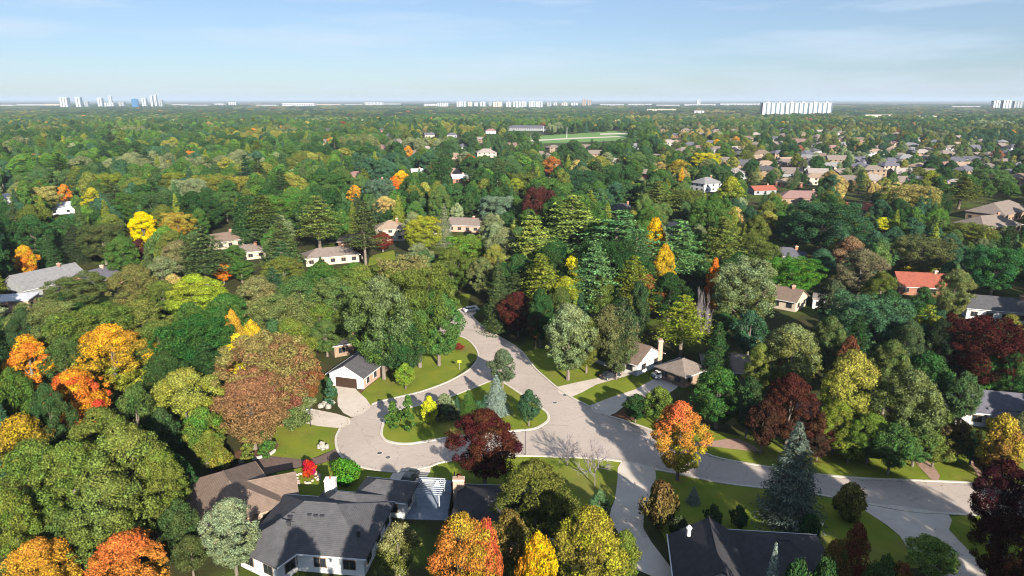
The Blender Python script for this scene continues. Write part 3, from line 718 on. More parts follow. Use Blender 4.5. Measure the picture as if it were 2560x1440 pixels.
G1=(.024,.052,.016); G2=(.045,.085,.018); G3=(.065,.12,.02); G4=(.032,.07,.036); OL=(.085,.095,.02); YG=(.20,.21,.02); YE=(.72,.50,.005); GO=(.56,.28,.012)
OR=(.60,.20,.02); RD=(.60,.11,.035); RS=(.17,.075,.025); TN=(.24,.18,.06); PK=(.25,.105,.065); BU=(.045,.010,.010); SG=(.15,.17,.085); BS=(.17,.21,.17); PN=(.05,.095,.035); PY=(.13,.15,.022)
CNAME = {G1:'dark green', G2:'mid green', G3:'bright green', G4:'blue-green', OL:'olive green', YG:'yellow-green', YE:'bright yellow', GO:'golden', OR:'orange', RD:'red-orange', RS:'rust brown',
         TN:'tan', PK:'pinkish brown', BU:'burgundy', SG:'sage green', BS:'blue-grey', PN:'deep green', PY:'yellowish green'}
DEFH = dict(r=14, o=13, s=17, d=15, p=21, c=14, k=6, b=2.6, t=7)
TREES = []
def T(x, yt, w_, kind, c1, c2=None, h=None, b=None, label=None, z=0):
    """a tree: x of the crown, y of its top, crown width (photo pixels); b = pixel of its foot, else h = height in metres"""
    if b is not None:
        g = G(x, b); u = (720-yt)/F; a = (-SP + u*CP)/(CP + u*SP); h = HC + a*g.y; X, Y = g.x, g.y
    else:
        h = h or DEFH[kind]; g = G(x, yt, h); X, Y = g.x, g.y
    dz = depth(X, Y, h*.6); r = w_/2*dz/F
    TREES.append(dict(x=X, y=Y, h=h, r=r, kind=kind, c1=c1, c2=c2 or c1, label=label, hero=True, px=x, yt=yt))

# ------------------------------------------------------------------ the trees one can pick out in the photograph
# island
T(985,1003,46,'k',G2,b=1076,label='leftmost dark green cedar on the road island'); T(1023,988,42,'k',G2,b=1084,label='taller dark green cedar second from left on the road island')
T(1075,990,44,'o',(.36,.36,.015),(.28,.30,.02),b=1064,label='small yellow-green tree on the road island'); T(1112,985,62,'r',SG,(.10,.13,.06),b=1046,label='small sage green tree in the middle of the road island')
T(1172,974,62,'c',G2,b=1040,label='short green spruce on the road island beside the blue spruce'); T(1143,990,30,'c',G4,b=1040,label='smallest dark conifer on the road island')
T(1241,934,76,'c',(.15,.185,.155),b=1036,label='silvery blue spruce on the road island'); T(1257,872,76,'r',(.08,.10,.055),(.06,.08,.04),b=972,label='slim grey-green tree at the upper tip of the road island')
T(1322,975,68,'r',(.03,.065,.03),b=1066,label='small dark round tree at the right end of the road island')
T(1212,1024,182,'d',(.075,.022,.014),(.05,.012,.012),b=1215,label='big maroon tree between the road and the dark roofed house'); T(1147,1186,44,'b',(.16,.012,.012),h=3.4,label='crimson shrub at the foot of the maroon tree')
T(1015,908,54,'r',(.12,.175,.02),b=974,label='small lime green tree on the lawn by the white garage house'); T(1148,858,26,'b',(.18,.035,.02),h=1.6,label='small red shrub at the edge of the big lawn')
T(1195,1002,44,'b',G4,h=3,label='dark shrub beside the blue spruce on the road island'); T(1132,1014,40,'b',(.06,.07,.035),h=3,label='grey-green shrub in the middle of the road island'); T(1212,985,34,'c',G4,b=1034,label='slim dark conifer left of the blue spruce'); T(1096,1002,30,'r',(.05,.035,.035),b=1052,label='small purple-brown tree beside the yellow-green one on the island')
# the lawn's tall trees
T(960,690,170,'d',(.10,.115,.05),G2,b=948,label='tall grey-green oak nearest the white garage house'); T(1050,668,190,'d',OL,G2,b=918,label='tall olive oak with pale trunk on the big lawn')
T(1098,720,140,'d',(.05,.10,.025),b=914,label='tall mid-green oak at the right of the lawn cluster'); T(885,765,130,'d',OL,G1,h=11,label='olive oak behind the white garage house')
T(1010,640,170,'d',(.15,.13,.05),OL,h=20,label='tan-topped tall oak behind the lawn cluster'); T(1000,780,150,'d',G1,(.03,.06,.02),h=15,label='dark oak in the middle of the lawn cluster')
# left
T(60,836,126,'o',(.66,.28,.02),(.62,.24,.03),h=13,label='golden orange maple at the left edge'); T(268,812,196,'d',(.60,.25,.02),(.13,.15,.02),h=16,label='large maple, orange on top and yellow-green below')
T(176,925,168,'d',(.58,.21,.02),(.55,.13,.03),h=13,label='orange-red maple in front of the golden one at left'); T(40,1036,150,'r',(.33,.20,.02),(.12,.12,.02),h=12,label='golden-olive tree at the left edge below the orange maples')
T(300,1058,230,'d',(.11,.125,.028),(.08,.10,.022),h=18,label='tall olive green tree, highest of the lower left group')
T(165,1105,210,'d',(.085,.11,.022),(.07,.09,.02),h=16,label='mid-green tree left of the tallest in the lower left group'); T(390,1125,150,'d',(.10,.12,.02),(.075,.09,.02),h=14,label='olive tree at the right of the lower left group')
T(255,1185,230,'d',(.105,.12,.03),(.075,.10,.02),h=15,label='nearest yellow-green tree of the lower left group, above the red maple'); T(70,1100,210,'d',(.075,.10,.02),h=15,label='green tree at the left edge beside the huge spreading tree')
T(300,1338,220,'d',(.60,.13,.04),(.40,.24,.03),h=10,label='red-orange maple at the bottom edge, left'); T(85,1352,200,'d',(.50,.20,.03),(.30,.22,.03),h=10,label='orange maple in the bottom left corner')
T(452,922,190,'d',(.17,.17,.035),(.13,.15,.02),h=14,label='yellow-green tree left of the pinkish brown tree'); T(500,1020,120,'r',G3,OL,h=10,label='bright green tree under the yellow-green one at left')
T(655,846,240,'d',(.14,.115,.04),(.20,.095,.05),h=17,label='big tan and olive tree behind the pinkish brown tree'); T(618,948,200,'d',(.21,.095,.055),(.15,.105,.04),h=13,label='pinkish brown maple left of the second driveway')
T(760,868,80,'r',(.24,.10,.05),RS,h=13,label='rust tinted tree left of the white garage house'); T(822,945,34,'k',G4,h=6,label='dark cedar beside the garage driveway'); T(745,975,80,'r',OL,SG,h=6,label='low olive tree above the second driveway')
T(735,1020,80,'b',(.07,.09,.03),h=4,label='dark green shrubbery beside the second driveway'); T(660,1080,46,'k',G2,h=5,label='dark cedar at the head of the brick driveway'); T(612,1090,44,'k',OL,h=5,label='olive cedar left of the brick driveway')
T(549,1120,60,'b',OL,(.16,.14,.02),h=4,label='olive shrub beside the brown bungalow'); T(470,1060,70,'b',G3,h=4,label='bright green shrub at left of the brown bungalow')
T(858,1148,86,'b',(.045,.12,.012),h=4.2,label='round bright green bush by the cul-de-sac kerb'); T(769,1150,44,'b',(.42,.012,.016),h=2.8,label='crimson bush in a ring of stones')
T(568,1246,140,'d',(.17,.19,.11),(.12,.14,.07),h=11,label='sage-grey spruce in front of the brown bungalow')
# bottom
T(992,1308,110,'d',(.15,.14,.06),OL,h=9,label='olive-tan tree below the pergola'); T(1150,1286,200,'d',(.34,.20,.03),(.40,.16,.03),h=17,label='mottled orange and olive maple at the bottom centre')
T(1215,1290,90,'r',(.52,.09,.04),(.35,.13,.03),h=16,label='red-topped maple at the bottom centre'); T(1345,1330,110,'d',(.58,.34,.01),(.40,.20,.02),h=14,label='golden maple at the bottom edge, centre')
T(1340,1153,220,'d',(.085,.085,.018),(.055,.07,.015),h=13,label='large olive tree right of the dark roofed house'); T(1480,1268,190,'d',(.22,.19,.02),(.10,.10,.02),h=15,label='yellow-olive tree left of the lower driveway')
T(1270,1272,130,'r',(.16,.10,.03),OL,h=12,label='brownish olive tree behind the bottom maples'); T(1565,1325,90,'r',(.10,.12,.02),h=9,label='green tree at the bottom edge beside the lower driveway')
T(1500,1225,56,'r',(.07,.12,.05),h=5,label='small blue-green tree beside the lower driveway'); T(1418,1098,70,'t',OL,b=1166,label='bare lilac-grey tree at the roadside, left of two'); T(1487,1108,90,'t',OL,b=1215,label='bare grey tree at the roadside, right of two')
T(1645,1203,108,'b',(.12,.07,.03),(.09,.08,.02),b=1312,label='rounded brown-green bush at the lower driveway'); T(1733,1214,38,'c',(.14,.16,.12),b=1258,label='little blue spruce on the shaded lawn')
T(1693,1006,146,'d',(.72,.12,.055),(.24,.24,.02),b=1200,label='vivid red and orange maple standing by the street'); T(1970,1048,170,'c',(.075,.09,.072),b=1300,label='tall grey-blue spruce at the roadside')
T(2122,1208,92,'b',(.13,.11,.03),OL,b=1298,label='round olive bush beside the right-hand road'); T(1942,1350,60,'c',(.20,.23,.20),h=11,label='small silver spruce at the bottom edge, right')
T(2150,1308,90,'d',(.16,.055,.025),h=13,label='rust brown tree at the bottom edge, right'); T(2095,1345,90,'d',RS,G2,h=13,label='brown-green tree at the bottom edge, right'); T(2335,1345,130,'r',(.14,.19,.04),h=6,label='bright green tree in the lower right corner')
T(2520,1150,150,'d',(.035,.010,.012),h=13,label='dark burgundy tree at the right edge over the road'); T(2535,1290,160,'d',(.04,.016,.012),h=11,label='dark maroon tree in the bottom right corner'); T(2520,1035,110,'d',(.32,.22,.03),(.2,.13,.03),h=12,label='golden tan tree at the right edge')
# right of the street
T(1802,918,142,'d',(.045,.095,.02),(.035,.075,.018),h=12,label='round bright green tree in front of the taupe roofs'); T(1648,966,74,'r',(.10,.12,.02),G2,h=8,label='small olive-green tree behind the red maple'); T(1592,985,70,'r',G1,h=6,label='dark tree at the corner of the upper driveway')
T(1420,758,150,'d',(.16,.18,.085),(.10,.13,.05),b=950,label='silvery sage tree at the street corner'); T(1525,762,150,'d',(.10,.10,.04),(.06,.07,.025),b=930,label='olive tree beside the white gabled house')
T(1295,728,96,'d',(.07,.018,.015),b=842,label='maroon tree beside the street, right of the dark spruce'); T(1245,640,90,'c',(.04,.055,.02),h=20,label='tall dark spruce by the top of the street')
T(1340,770,50,'r',(.10,.05,.03),h=10,label='brown tree in shade behind the sage tree'); T(1430,640,70,'r',(.40,.34,.01),G3,h=15,label='yellow-topped tree under the layered pines')
T(1415,690,110,'d',(.22,.22,.02),G3,h=15,label='lime green tree behind the sage tree'); T(1505,690,110,'d',OL,G2,h=15,label='olive tree under the layered pines')
T(1332,535,120,'p',(.17,.20,.04),h=26,label='yellowish layered pine, leftmost of the tall pines'); T(1430,486,175,'p',(.18,.21,.04),(.09,.15,.045),h=27,label='tallest yellow-green layered pine in the centre')
T(1545,522,190,'p',(.075,.155,.055),h=26,label='deep green layered pine in the centre'); T(1490,600,120,'p',(.08,.15,.055),h=24,label='shorter deep green pine in front of the tallest pine')
T(1362,640,100,'p',PY,h=20,label='low yellowish pine over the shaded gap'); T(1595,560,90,'p',PN,h=24,label='deep green pine left of the gold tree')
T(1641,543,66,'d',(.70,.38,.012),(.50,.29,.015),h=22,label='tall narrow golden tree among the pines'); T(1664,608,64,'d',(.52,.30,.02),(.36,.24,.02),h=18,label='shorter golden tree right of the narrow one')
T(1700,545,130,'p',(.085,.16,.05),h=23,label='green pine right of the golden trees'); T(1810,540,110,'p',(.10,.12,.025),h=22,label='yellowish pine right of centre'); T(1790,645,44,'o',(.52,.16,.02),h=17,label='small orange maple among dark trees right of centre')
T(1650,450,110,'p',(.11,.13,.03),h=22,label='yellow-green pine behind the centre pines'); T(1720,470,90,'d',OL,G1,h=18); T(1700,735,120,'p',(.17,.19,.02),(.12,.14,.02),b=890,label='bright yellow-green pine beside the pale bare trunk')
T(1748,722,36,'t',OL,b=890,label='thin pale leafless tree beside the yellow-green pine')
T(1870,655,180,'d',(.14,.16,.075),(.08,.10,.03),h=19,label='large sage green tree right of the pine'); T(1985,812,180,'d',(.14,.15,.06),OL,h=16,label='sage-olive tree above the burgundy one'); T(1985,935,130,'d',(.07,.018,.016),(.06,.03,.016),h=14,label='burgundy tree behind the tall grey-blue spruce')
T(2140,876,170,'d',(.22,.19,.04),(.12,.15,.02),h=17,label='tall yellow-olive tree beside the lawn on the right'); T(2290,925,170,'d',(.12,.13,.05),(.06,.09,.02),h=16,label='grey-olive tree left of the white slate-roofed house')
T(2240,1060,110,'r',(.05,.09,.025),h=9,label='green tree under the grey-olive tree at right'); T(2395,1045,110,'r',(.09,.06,.03),OL,h=8,label='brownish tree in front of the white slate-roofed house')
T(2470,800,230,'d',(.05,.012,.012),(.06,.02,.014),h=16,label='wide burgundy tree at the right edge'); T(2360,800,120,'d',(.02,.03,.015),h=15,label='very dark tree left of the wide burgundy tree'); T(2190,738,220,'d',(.04,.085,.04),h=17,label='broad blue-green tree on the right')
T(2130,840,80,'r',(.14,.06,.03),h=14,label='rust brown tree between sage and blue-green trees'); T(2065,505,190,'d',(.025,.06,.025),h=21,label='very large dark green tree on the right'); T(2280,462,140,'d',(.22,.18,.06),(.15,.15,.03),h=17,label='large tan and sage tree at upper right')
T(2210,543,66,'r',(.36,.36,.015),h=7,label='bright yellow-green tree beside the dark green giant'); T(1985,648,150,'d',(.05,.12,.015),h=12,label='bright green spreading tree in front of the slate roofed house'); T(2500,618,140,'d',(.03,.09,.025),h=16,label='mid-green tree at the right edge')
T(2398,670,100,'d',(.11,.12,.04),h=15,label='olive tree right of the red roofed cottage'); T(1900,598,120,'d',OL,G1,h=14); T(2160,620,130,'d',(.10,.09,.05),h=16); T(2310,590,150,'d',(.075,.08,.03),h=14); T(2430,560,120,'d',OL,h=12)
T(1830,440,84,'o',(.20,.20,.02),(.09,.14,.02),h=20,label='tall yellow-green poplar at upper right'); T(2130,590,80,'r',(.24,.15,.08),h=14); T(2480,420,90,'d',(.06,.10,.03),h=17); T(2410,440,90,'p',OL,h=18); T(2330,425,70,'o',YG,OL,h=16)
T(2490,890,110,'r',(.05,.12,.025),h=10); T(2330,880,120,'r',(.03,.07,.02),h=12); T(2090,700,90,'r',(.05,.06,.03),h=15); T(1880,775,100,'r',G4,h=12); T(1800,800,90,'c',G1,h=14); T(2290,660,70,'b',(.26,.22,.02),h=5,label='yellow-gold shrub below the red roofed cottage')
for a in [(2000,1394,130,'d',G1,None,18),(2070,1392,130,'d',G1,None,18),(2220,1390,120,'d',(.05,.07,.02),None,15),(2260,1400,110,'d',RS,None,15)]: T(*a)
for a in [(800,654,110,'d',G2,None,12),(885,656,100,'d',G3,G2,12),(600,648,80,'r',G2,None,8),(520,640,80,'r',OL,None,8),(705,640,110,'d',OL,None,13),(950,655,90,'d',OL,None,12),(400,700,110,'d',OL,G2,12)]: T(*a)
for a in [(1850,1264,50,'b',G1,None,3.5),(1785,1262,50,'b',(.04,.06,.02),None,3.5),(1470,792,90,'d',OL,None,13),(1352,720,80,'d',G1,None,15),(1402,716,80,'d',(.06,.08,.02),None,14),(2030,1285,60,'b',G1,None,4),(1700,1290,60,'b',(.04,.05,.02),None,4)]: T(*a)
# shade around the brown bungalow and the left corner
for a in [(432,1135,90,'d',G1,None,10),(440,1250,100,'d',(.04,.06,.02),None,9),(15,1225,150,'d',(.09,.11,.02),None,14),(150,1270,120,'d',(.06,.08,.02),None,11),(470,1340,90,'r',(.05,.06,.02),None,6),(400,1020,90,'d',(.03,.05,.018),None,12),(340,1080,110,'d',(.05,.07,.02),None,13),(520,1075,70,'r',(.10,.11,.02),None,7)]: T(*a)
# lower trees along the right-hand lawn
for a in [(2060,1030,100,'d',(.075,.03,.018),None,8),(2100,1000,120,'d',(.14,.16,.02),OL,10),(2185,1035,120,'d',(.10,.14,.02),G2,9),(2130,1075,90,'r',(.13,.15,.02),None,6),(2300,1055,110,'d',(.06,.11,.03),None,8),(2345,1085,90,'r',(.10,.12,.025),None,6),
          (2440,1080,90,'r',(.03,.07,.03),None,6),(2475,1120,80,'r',(.10,.06,.02),None,5),(2050,1085,60,'r',(.05,.03,.02),None,5),(1880,940,90,'d',(.03,.055,.02),None,12),(1915,1000,90,'d',(.05,.022,.016),None,10),(2235,850,110,'d',(.08,.10,.03),None,15),
          (2420,930,90,'d',(.05,.08,.03),None,11),(2545,880,100,'d',(.04,.09,.025),None,12),(2280,800,110,'d',(.05,.07,.03),None,15),(2080,790,100,'d',(.07,.09,.03),None,15),(1905,860,90,'d',(.12,.14,.03),None,12),(1545,850,70,'r',(.07,.08,.03),None,9),(1600,700,70,'d',(.03,.05,.02),None,17),(1560,740,80,'p',(.05,.07,.03),None,18)]: T(*a)
# middle left
T(350,528,84,'d',(.85,.62,.004),(.80,.56,.006),h=17,label='brilliant yellow maple at left centre'); T(440,534,100,'d',(.22,.17,.03),(.30,.18,.02),h=14,label='golden olive tree right of the yellow maple'); T(346,598,58,'r',(.06,.02,.018),h=9,label='burgundy tree below the yellow maple')
T(56,612,60,'r',(.50,.28,.02),(.55,.22,.02),h=12,label='gold and orange tree at left edge above the grey house'); T(157,460,40,'r',(.60,.22,.03),h=12,label='orange tree near the left edge, upper'); T(226,468,58,'o',(.26,.24,.02),h=14)
T(90,464,100,'d',(.26,.22,.07),OL,h=16,label='pale tan tree near the left edge, upper'); T(270,434,100,'d',(.15,.16,.02),G2,h=17); T(420,432,120,'d',(.14,.15,.02),OL,h=17); T(520,436,120,'d',(.15,.15,.025),OL,h=17); T(600,440,90,'d',(.18,.16,.03),OL,h=16)
T(340,480,110,'d',G2,h=17); T(555,658,50,'r',(.60,.20,.02),h=7,label='orange tree by the driveway at left centre'); T(480,686,150,'d',(.20,.23,.02),(.14,.18,.02),h=15,label='lime green tree at left centre'); T(188,690,150,'d',(.07,.085,.025),h=10,label='olive tree in front of the pale grey house')
T(700,486,120,'d',(.06,.13,.02),G2,h=18); T(820,430,120,'d',(.04,.085,.02),h=18); T(600,478,80,'c',G1,h=22,label='dark tall spruce at left centre'); T(790,488,110,'p',(.12,.145,.035),h=22.5,label='tall layered pine left of centre'); T(655,485,110,'p',OL,PN,h=24); T(585,612,60,'r',G2,h=8); T(800,640,46,'c',G1,h=9); T(700,600,80,'p',PN,h=17); T(700,545,90,'p',(.07,.085,.03),h=22)
T(905,500,90,'p',(.06,.075,.025),h=24); T(468,376,60,'d',(.55,.20,.03),(.50,.22,.03),h=18,label='large orange tree at upper left'); T(886,462,44,'r',(.50,.24,.03),(.40,.24,.03),h=14,label='orange tree above the tall layered pine'); T(986,440,44,'r',(.62,.17,.02),h=13,label='bright orange maple at upper centre')
T(1020,364,26,'r',(.62,.24,.02),h=14); T(1183,390,28,'o',(.55,.16,.03),h=13); T(1380,390,52,'r',(.32,.13,.03),h=17); T(950,448,90,'d',(.06,.10,.06),h=19); T(1240,490,96,'d',(.10,.14,.09),h=16); T(1110,505,52,'c',(.12,.13,.07),h=18,label='grey-green spruce before the grey roofed houses')
T(1500,468,60,'o',(.05,.10,.04),h=15); T(1440,425,110,'d',(.025,.06,.025),h=18); T(1305,430,90,'d',OL,G2,h=17); T(1350,470,100,'d',(.07,.02,.02),(.09,.035,.02),h=22,label='dark burgundy tree behind the layered pines'); T(1290,445,60,'d',YG,OL,h=15)
T(902,588,62,'d',(.05,.012,.016),h=9,label='dark burgundy tree in front of the beige bungalow'); T(955,580,64,'r',(.15,.03,.02),h=8,label='maroon-red tree by the tan roofed house'); T(1058,545,110,'d',(.22,.22,.02),(.13,.15,.02),h=14,label='yellow-green tree in front of the grey roofed houses')
T(1185,596,170,'d',(.09,.15,.02),OL,h=14,label='green tree below the brick house, centre'); T(1130,620,110,'d',OL,G2,h=15); T(1700,398,70,'r',(.36,.24,.02),OL,h=17); T(1765,382,80,'d',(.36,.30,.015),(.22,.22,.02),h=16); T(1580,386,64,'d',(.26,.22,.02),OL,h=16)
T(1705,420,20,'o',(.60,.32,.02),h=14); T(150,343,66,'d',(.45,.28,.03),h=14); T(212,348,22,'r',YG,h=12); T(240,334,24,'r',(.50,.28,.04),h=12); T(440,296,16,'r',(.55,.25,.03),h=13); T(85,384,66,'d',(.26,.13,.06),h=16); T(610,298,26,'r',(.45,.10,.06),h=14)
T(735,364,18,'r',(.60,.38,.02),h=12); T(920,322,16,'o',(.62,.45,.02),h=14); T(1088,312,34,'r',(.50,.20,.05),h=13); T(1840,340,24,'r',(.50,.25,.04),h=12); T(2118,345,16,'r',(.60,.10,.04),h=10); T(2345,358,20,'r',(.55,.35,.02),h=12); T(680,335,36,'r',(.28,.11,.07),h=14)
T(790,310,30,'r',(.30,.13,.07),h=13); T(560,310,30,'r',(.22,.22,.03),h=13); T(1770,355,30,'r',(.2,.2,.03),h=12); T(685,268,20,'r',(.40,.15,.08),h=14); T(1020,276,12,'r',(.42,.14,.07),h=13); T(610,355,40,'r',(.34,.30,.03),h=13)
# wood between the houses on the left
for a in [(100,755,180,'d',(.10,.11,.035)),(225,770,200,'d',(.075,.10,.02)),(350,745,150,'d',(.10,.105,.025)),(330,660,130,'d',(.10,.10,.03)),(400,640,110,'d',(.12,.13,.06)),(560,735,170,'d',(.04,.085,.018)),(690,745,190,'d',(.10,.11,.035)),
          (640,690,150,'d',(.12,.12,.045)),(795,760,130,'d',(.08,.11,.02),None,11),(740,690,140,'d',(.05,.085,.025)),(830,690,130,'d',(.07,.10,.03)),(900,660,130,'d',(.10,.12,.025)),(480,800,200,'d',(.025,.065,.015)),(390,800,150,'d',(.07,.09,.02)),
          (725,795,130,'d',(.09,.11,.02)),(577,775,56,'d',(.50,.24,.03),(.16,.15,.02)),(625,800,66,'d',(.50,.30,.02),(.2,.2,.02)),(590,835,80,'o',(.40,.32,.02)),(680,800,90,'o',(.03,.065,.025)),(110,580,80,'c',(.03,.06,.02)),(250,560,120,'d',(.055,.065,.022)),
          (180,560,100,'c',(.03,.04,.018)),(300,590,90,'d',(.05,.09,.02)),(500,560,120,'p',(.06,.085,.03)),(440,600,110,'d',(.12,.11,.05)),(560,480,90,'d',(.05,.09,.025)),(150,840,120,'d',(.05,.07,.02)),(400,880,130,'d',(.03,.05,.015)),
          (50,770,100,'d',(.03,.05,.02)),(110,960,110,'d',(.03,.055,.018)),(20,920,100,'d',(.05,.08,.015)),(812,800,90,'d',(.06,.09,.025),None,9),(330,960,110,'r',(.05,.075,.02))]: T(*a)
# trees just below the picture, whose shadows reach into it
for (x, y, h, r, c) in [(49,34,33,7,G2),(60,34,33,7.5,G2),(71,34,33,7.5,G2),(82,36,30,7,BU),(42,43,23,6,G2),(92,45,22,6,G2),(-8,46,18,4.5,OL),(-16,46,18,4.5,OL),(98,54,19,6,G2),(104,64,17,6,G2),(106,76,15,5,G2)]:
    TREES.append(dict(x=x, y=y, h=h, r=r, kind='d', c1=c, c2=c, label=None, hero=True, px=proj(x, y, h)[0], yt=1460))

# ------------------------------------------------------------------ the rest of the wood, between and behind them
rng = np.random.default_rng(5)
PAL = [G1, G2, G3, G4, OL, (.10,.11,.04), (.15,.15,.03), (.12,.13,.06), SG, TN, RS, OR, GO, PK, (.06,.09,.025), (.04,.07,.025)]
WL = np.array([.24,.26,.06,.10,.10,.04,.05,.03,.02,.012,.01,.005,.004,.008,.08,.12]); WL /= WL.sum()                # wood on the left
WR = np.array([.12,.16,.04,.12,.15,.10,.07,.06,.04,.03,.015,.003,.006,.012,.06,.1]); WR /= WR.sum()                # gardens on the right
HT = np.array([(t['x'], t['y'], t['r']) for t in TREES]); HS = np.array(HOUSES); HY = np.array([t['y'] for t in TREES])
HP = np.array([(t['px'], t['yt'] + .33*t['h']*F/depth(t['x'], t['y'], t['h']), t['r']*F/depth(t['x'], t['y'], t['h']/2)) for t in TREES])
def px_ok(X, Y, h, r):
    xa, yt = proj(X, Y, h); _, yb = proj(X, Y, 0); wpx = r*F/depth(X, Y, h/2)
    for ix in (-.8, 0, .8):
        for fy in (0.05, .5, 1.0):
            x, y = xa + ix*wpx, yt + (yb-yt)*fy
            for poly in KEEP:
                if in_poly(x, y, poly): return False
            if Y > 700 and in_poly(x, y, KEEPF[0]): return False
    if Y < 480:
        f = (HY > Y) & (np.abs(HP[:, 0] - xa) < wpx*.75 + HP[:, 2]*.15) & (HP[:, 1] > yt) & (HP[:, 1] < yb)
        if f.any(): return False
    for (x0, y0, x1, y1, d) in HKEEP:
        if Y < d and xa-wpx*.8 < x1 and xa+wpx*.8 > x0 and yt < y1-2 and yb > y0: return False
    return True
FILL = []
def species(X, Y, right):
    p_ = WR if right else WL
    if rng.uniform() < .58:
        sc_ = 46 + Y*.03; q = math.sin(math.floor(X/sc_)*12.9898 + math.floor(Y/(sc_*1.3))*78.233)*43758.5453; q -= math.floor(q)
        k_ = int(np.searchsorted(np.cumsum(p_), q*.999))
        if k_ not in (10, 11, 12, 13): return PAL[k_]
    return PAL[rng.choice(len(PAL), p=p_)]
y = 96.0
while y < 1500:
    sp = 9.0 if y < 420 else 10.5 + (y-420)/170
    half = .80*y + 30
    for X in np.arange(-half, half, sp):
        Xj, Yj = X + rng.uniform(-.42, .42)*sp, y + rng.uniform(-.42, .42)*sp
        px, pb = proj(Xj, Yj, 0)
        right = px > 1640 + (Yj < 420)*150
        if Yj > 420 and right and rng.uniform() < .03: continue
        if pb > 1010 and (700 < px < 1990): continue
        h = rng.uniform(10, 21) if not right else rng.uniform(7.5, 15); r = h*rng.uniform(.28, .45)*(1 if Yj < 420 else 1.2)
        if Yj < 330 and (np.hypot(HT[:,0]-Xj, HT[:,1]-Yj) < .62*(HT[:,2]+r)).any(): continue
        if (np.hypot(HS[:,0]-Xj, HS[:,1]-Yj) < HS[:,2]*.78 + r*.35).any(): continue
        if not px_ok(Xj, Yj, h, r): continue
        kd = rng.choice(['d','r','o','c','p'], p=[.5,.22,.12,.09,.07] if Yj < 420 else [.5,.24,.12,.1,.04])
        c = species(Xj, Yj, right)
        if kd in 'cp': c = [PN, G1, G4, PY, (.05,.07,.025)][rng.integers(5)]; h *= 1.2; r *= .8
        k = rng.uniform(.8, 1.25); c = tuple(float(v*k) for v in c)
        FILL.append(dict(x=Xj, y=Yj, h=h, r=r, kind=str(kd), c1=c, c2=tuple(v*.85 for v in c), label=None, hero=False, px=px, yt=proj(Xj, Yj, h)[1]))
    y += sp
size = lambda t: t['h']*t['r']/max(40, t['y'])**2
FILL.sort(key=size, reverse=True)
NEAR = {}
near_objs = list(TREES); far_pts = []
cnt = {}
fam = lambda t: {'p':'pine_tree','c':'spruce_tree','k':'cedar_tree','b':'shrub','t':'bare_tree'}.get(t['kind'], 'broadleaf_tree')
for t in TREES: cnt[fam(t)] = cnt.get(fam(t), 0) + 1
for t in FILL:
    f = fam(t)
    vis = -60 < t['px'] < 2620
    lim = 296 if f == 'broadleaf_tree' else 90
    if vis and cnt.get(f, 0) < lim: near_objs.append(t); cnt[f] = cnt.get(f, 0) + 1
    else: far_pts.append(t)

LAND = [('the cul-de-sac island', -12, 118), ('the white garage bungalow', -33, 138), ('the brown bungalow', -41, 88), ('the dark grey hip roof', -25, 80), ('the white gabled house', 26, 145), ('the taupe roofs', 42, 136),
        ('the white slate-roofed house', 88, 118), ('the red roofed cottage', 130, 209), ('the long beige bungalow', -68, 250), ('the tan two-storey house', -55, 300), ('the pale grey steep-roofed house', -153, 212),
        ('the layered pines', 22, 235), ('the top of the street', -12, 180), ('the brown left-centre house', -115, 270), ('the taupe buildings at far right', 225, 330), ('the slate roofed white house', 105, 250), ('the long red-brown roof', 157, 372), ('the brilliant yellow maple', -155, 280)]
def near_name(c):
    best = min(CNAME, key=lambda k: sum((math.log(a+.02)-math.log(b+.02))**2 for a, b in zip(k, c))); return CNAME[best]
def auto_label(t):
    f = fam(t).replace('_', ' ')
    nm, lx, ly = min(LAND, key=lambda L: math.hypot(L[1]-t['x'], L[2]-t['y']))
    dx, dy = t['x']-lx, t['y']-ly; dist = math.hypot(dx, dy)
    rel = ('right of' if dx > 0 else 'left of') if abs(dx) > abs(dy) else ('behind' if dy > 0 else 'in front of')
    sz = 'tall' if t['h'] > 15 else 'small' if t['h'] < 10 else 'broad' if t['r'] > 4.6 else 'medium'
    far_ = 'just ' if dist < 20 else '' if dist < 55 else 'well ' if dist < 110 else 'far '
    return f"{sz} {near_name(t['c1'])} {f} {far_}{rel} {nm}"
prnd = random.Random(3)
def lift(c):
    k = 1.62 if c[0] < 1.5*c[1] else 1.12; k = min(k, .82/max(c)); return [float(c[0]*k*(.93 if c[0] < c[1] else 1)), float(c[1]*k), float(c[2]*k*.95)]
def plant(t):
    kd = t['kind']
    if kd == 'd' and t['r'] < 3.4: kd = 'r'
    if kd == 'd' and t['r'] > 8: kd = 's'
    ps = PROTO[kd]; k = prnd.randrange(len(ps)); cm, tm, R0, H0 = ps[k]
    name = fam(t)
    lb = t['label'] or auto_label(t)
    if name == 'broadleaf_tree' and t['label'] and 'maple' in t['label']: name = 'maple_tree'
    root = empty(name, (t['x'], t['y'], 0), prnd.uniform(0, 6.28)); root.scale = (t['r']/R0, t['r']/R0, t['h']/H0)
    tag(root, lb, 'tree' if name != 'shrub' else 'shrub', ('trees alike: ' + lb) if not t['label'] else None)
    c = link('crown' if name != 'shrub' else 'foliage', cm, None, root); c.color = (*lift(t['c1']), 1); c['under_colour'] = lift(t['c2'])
    if tm is not None: link('trunk', tm, None, root)
    NEAR.setdefault((kd, k), c)
for t in near_objs: plant(t)
for kd in PROTO:                                # shapes the far wood borrows
    pass

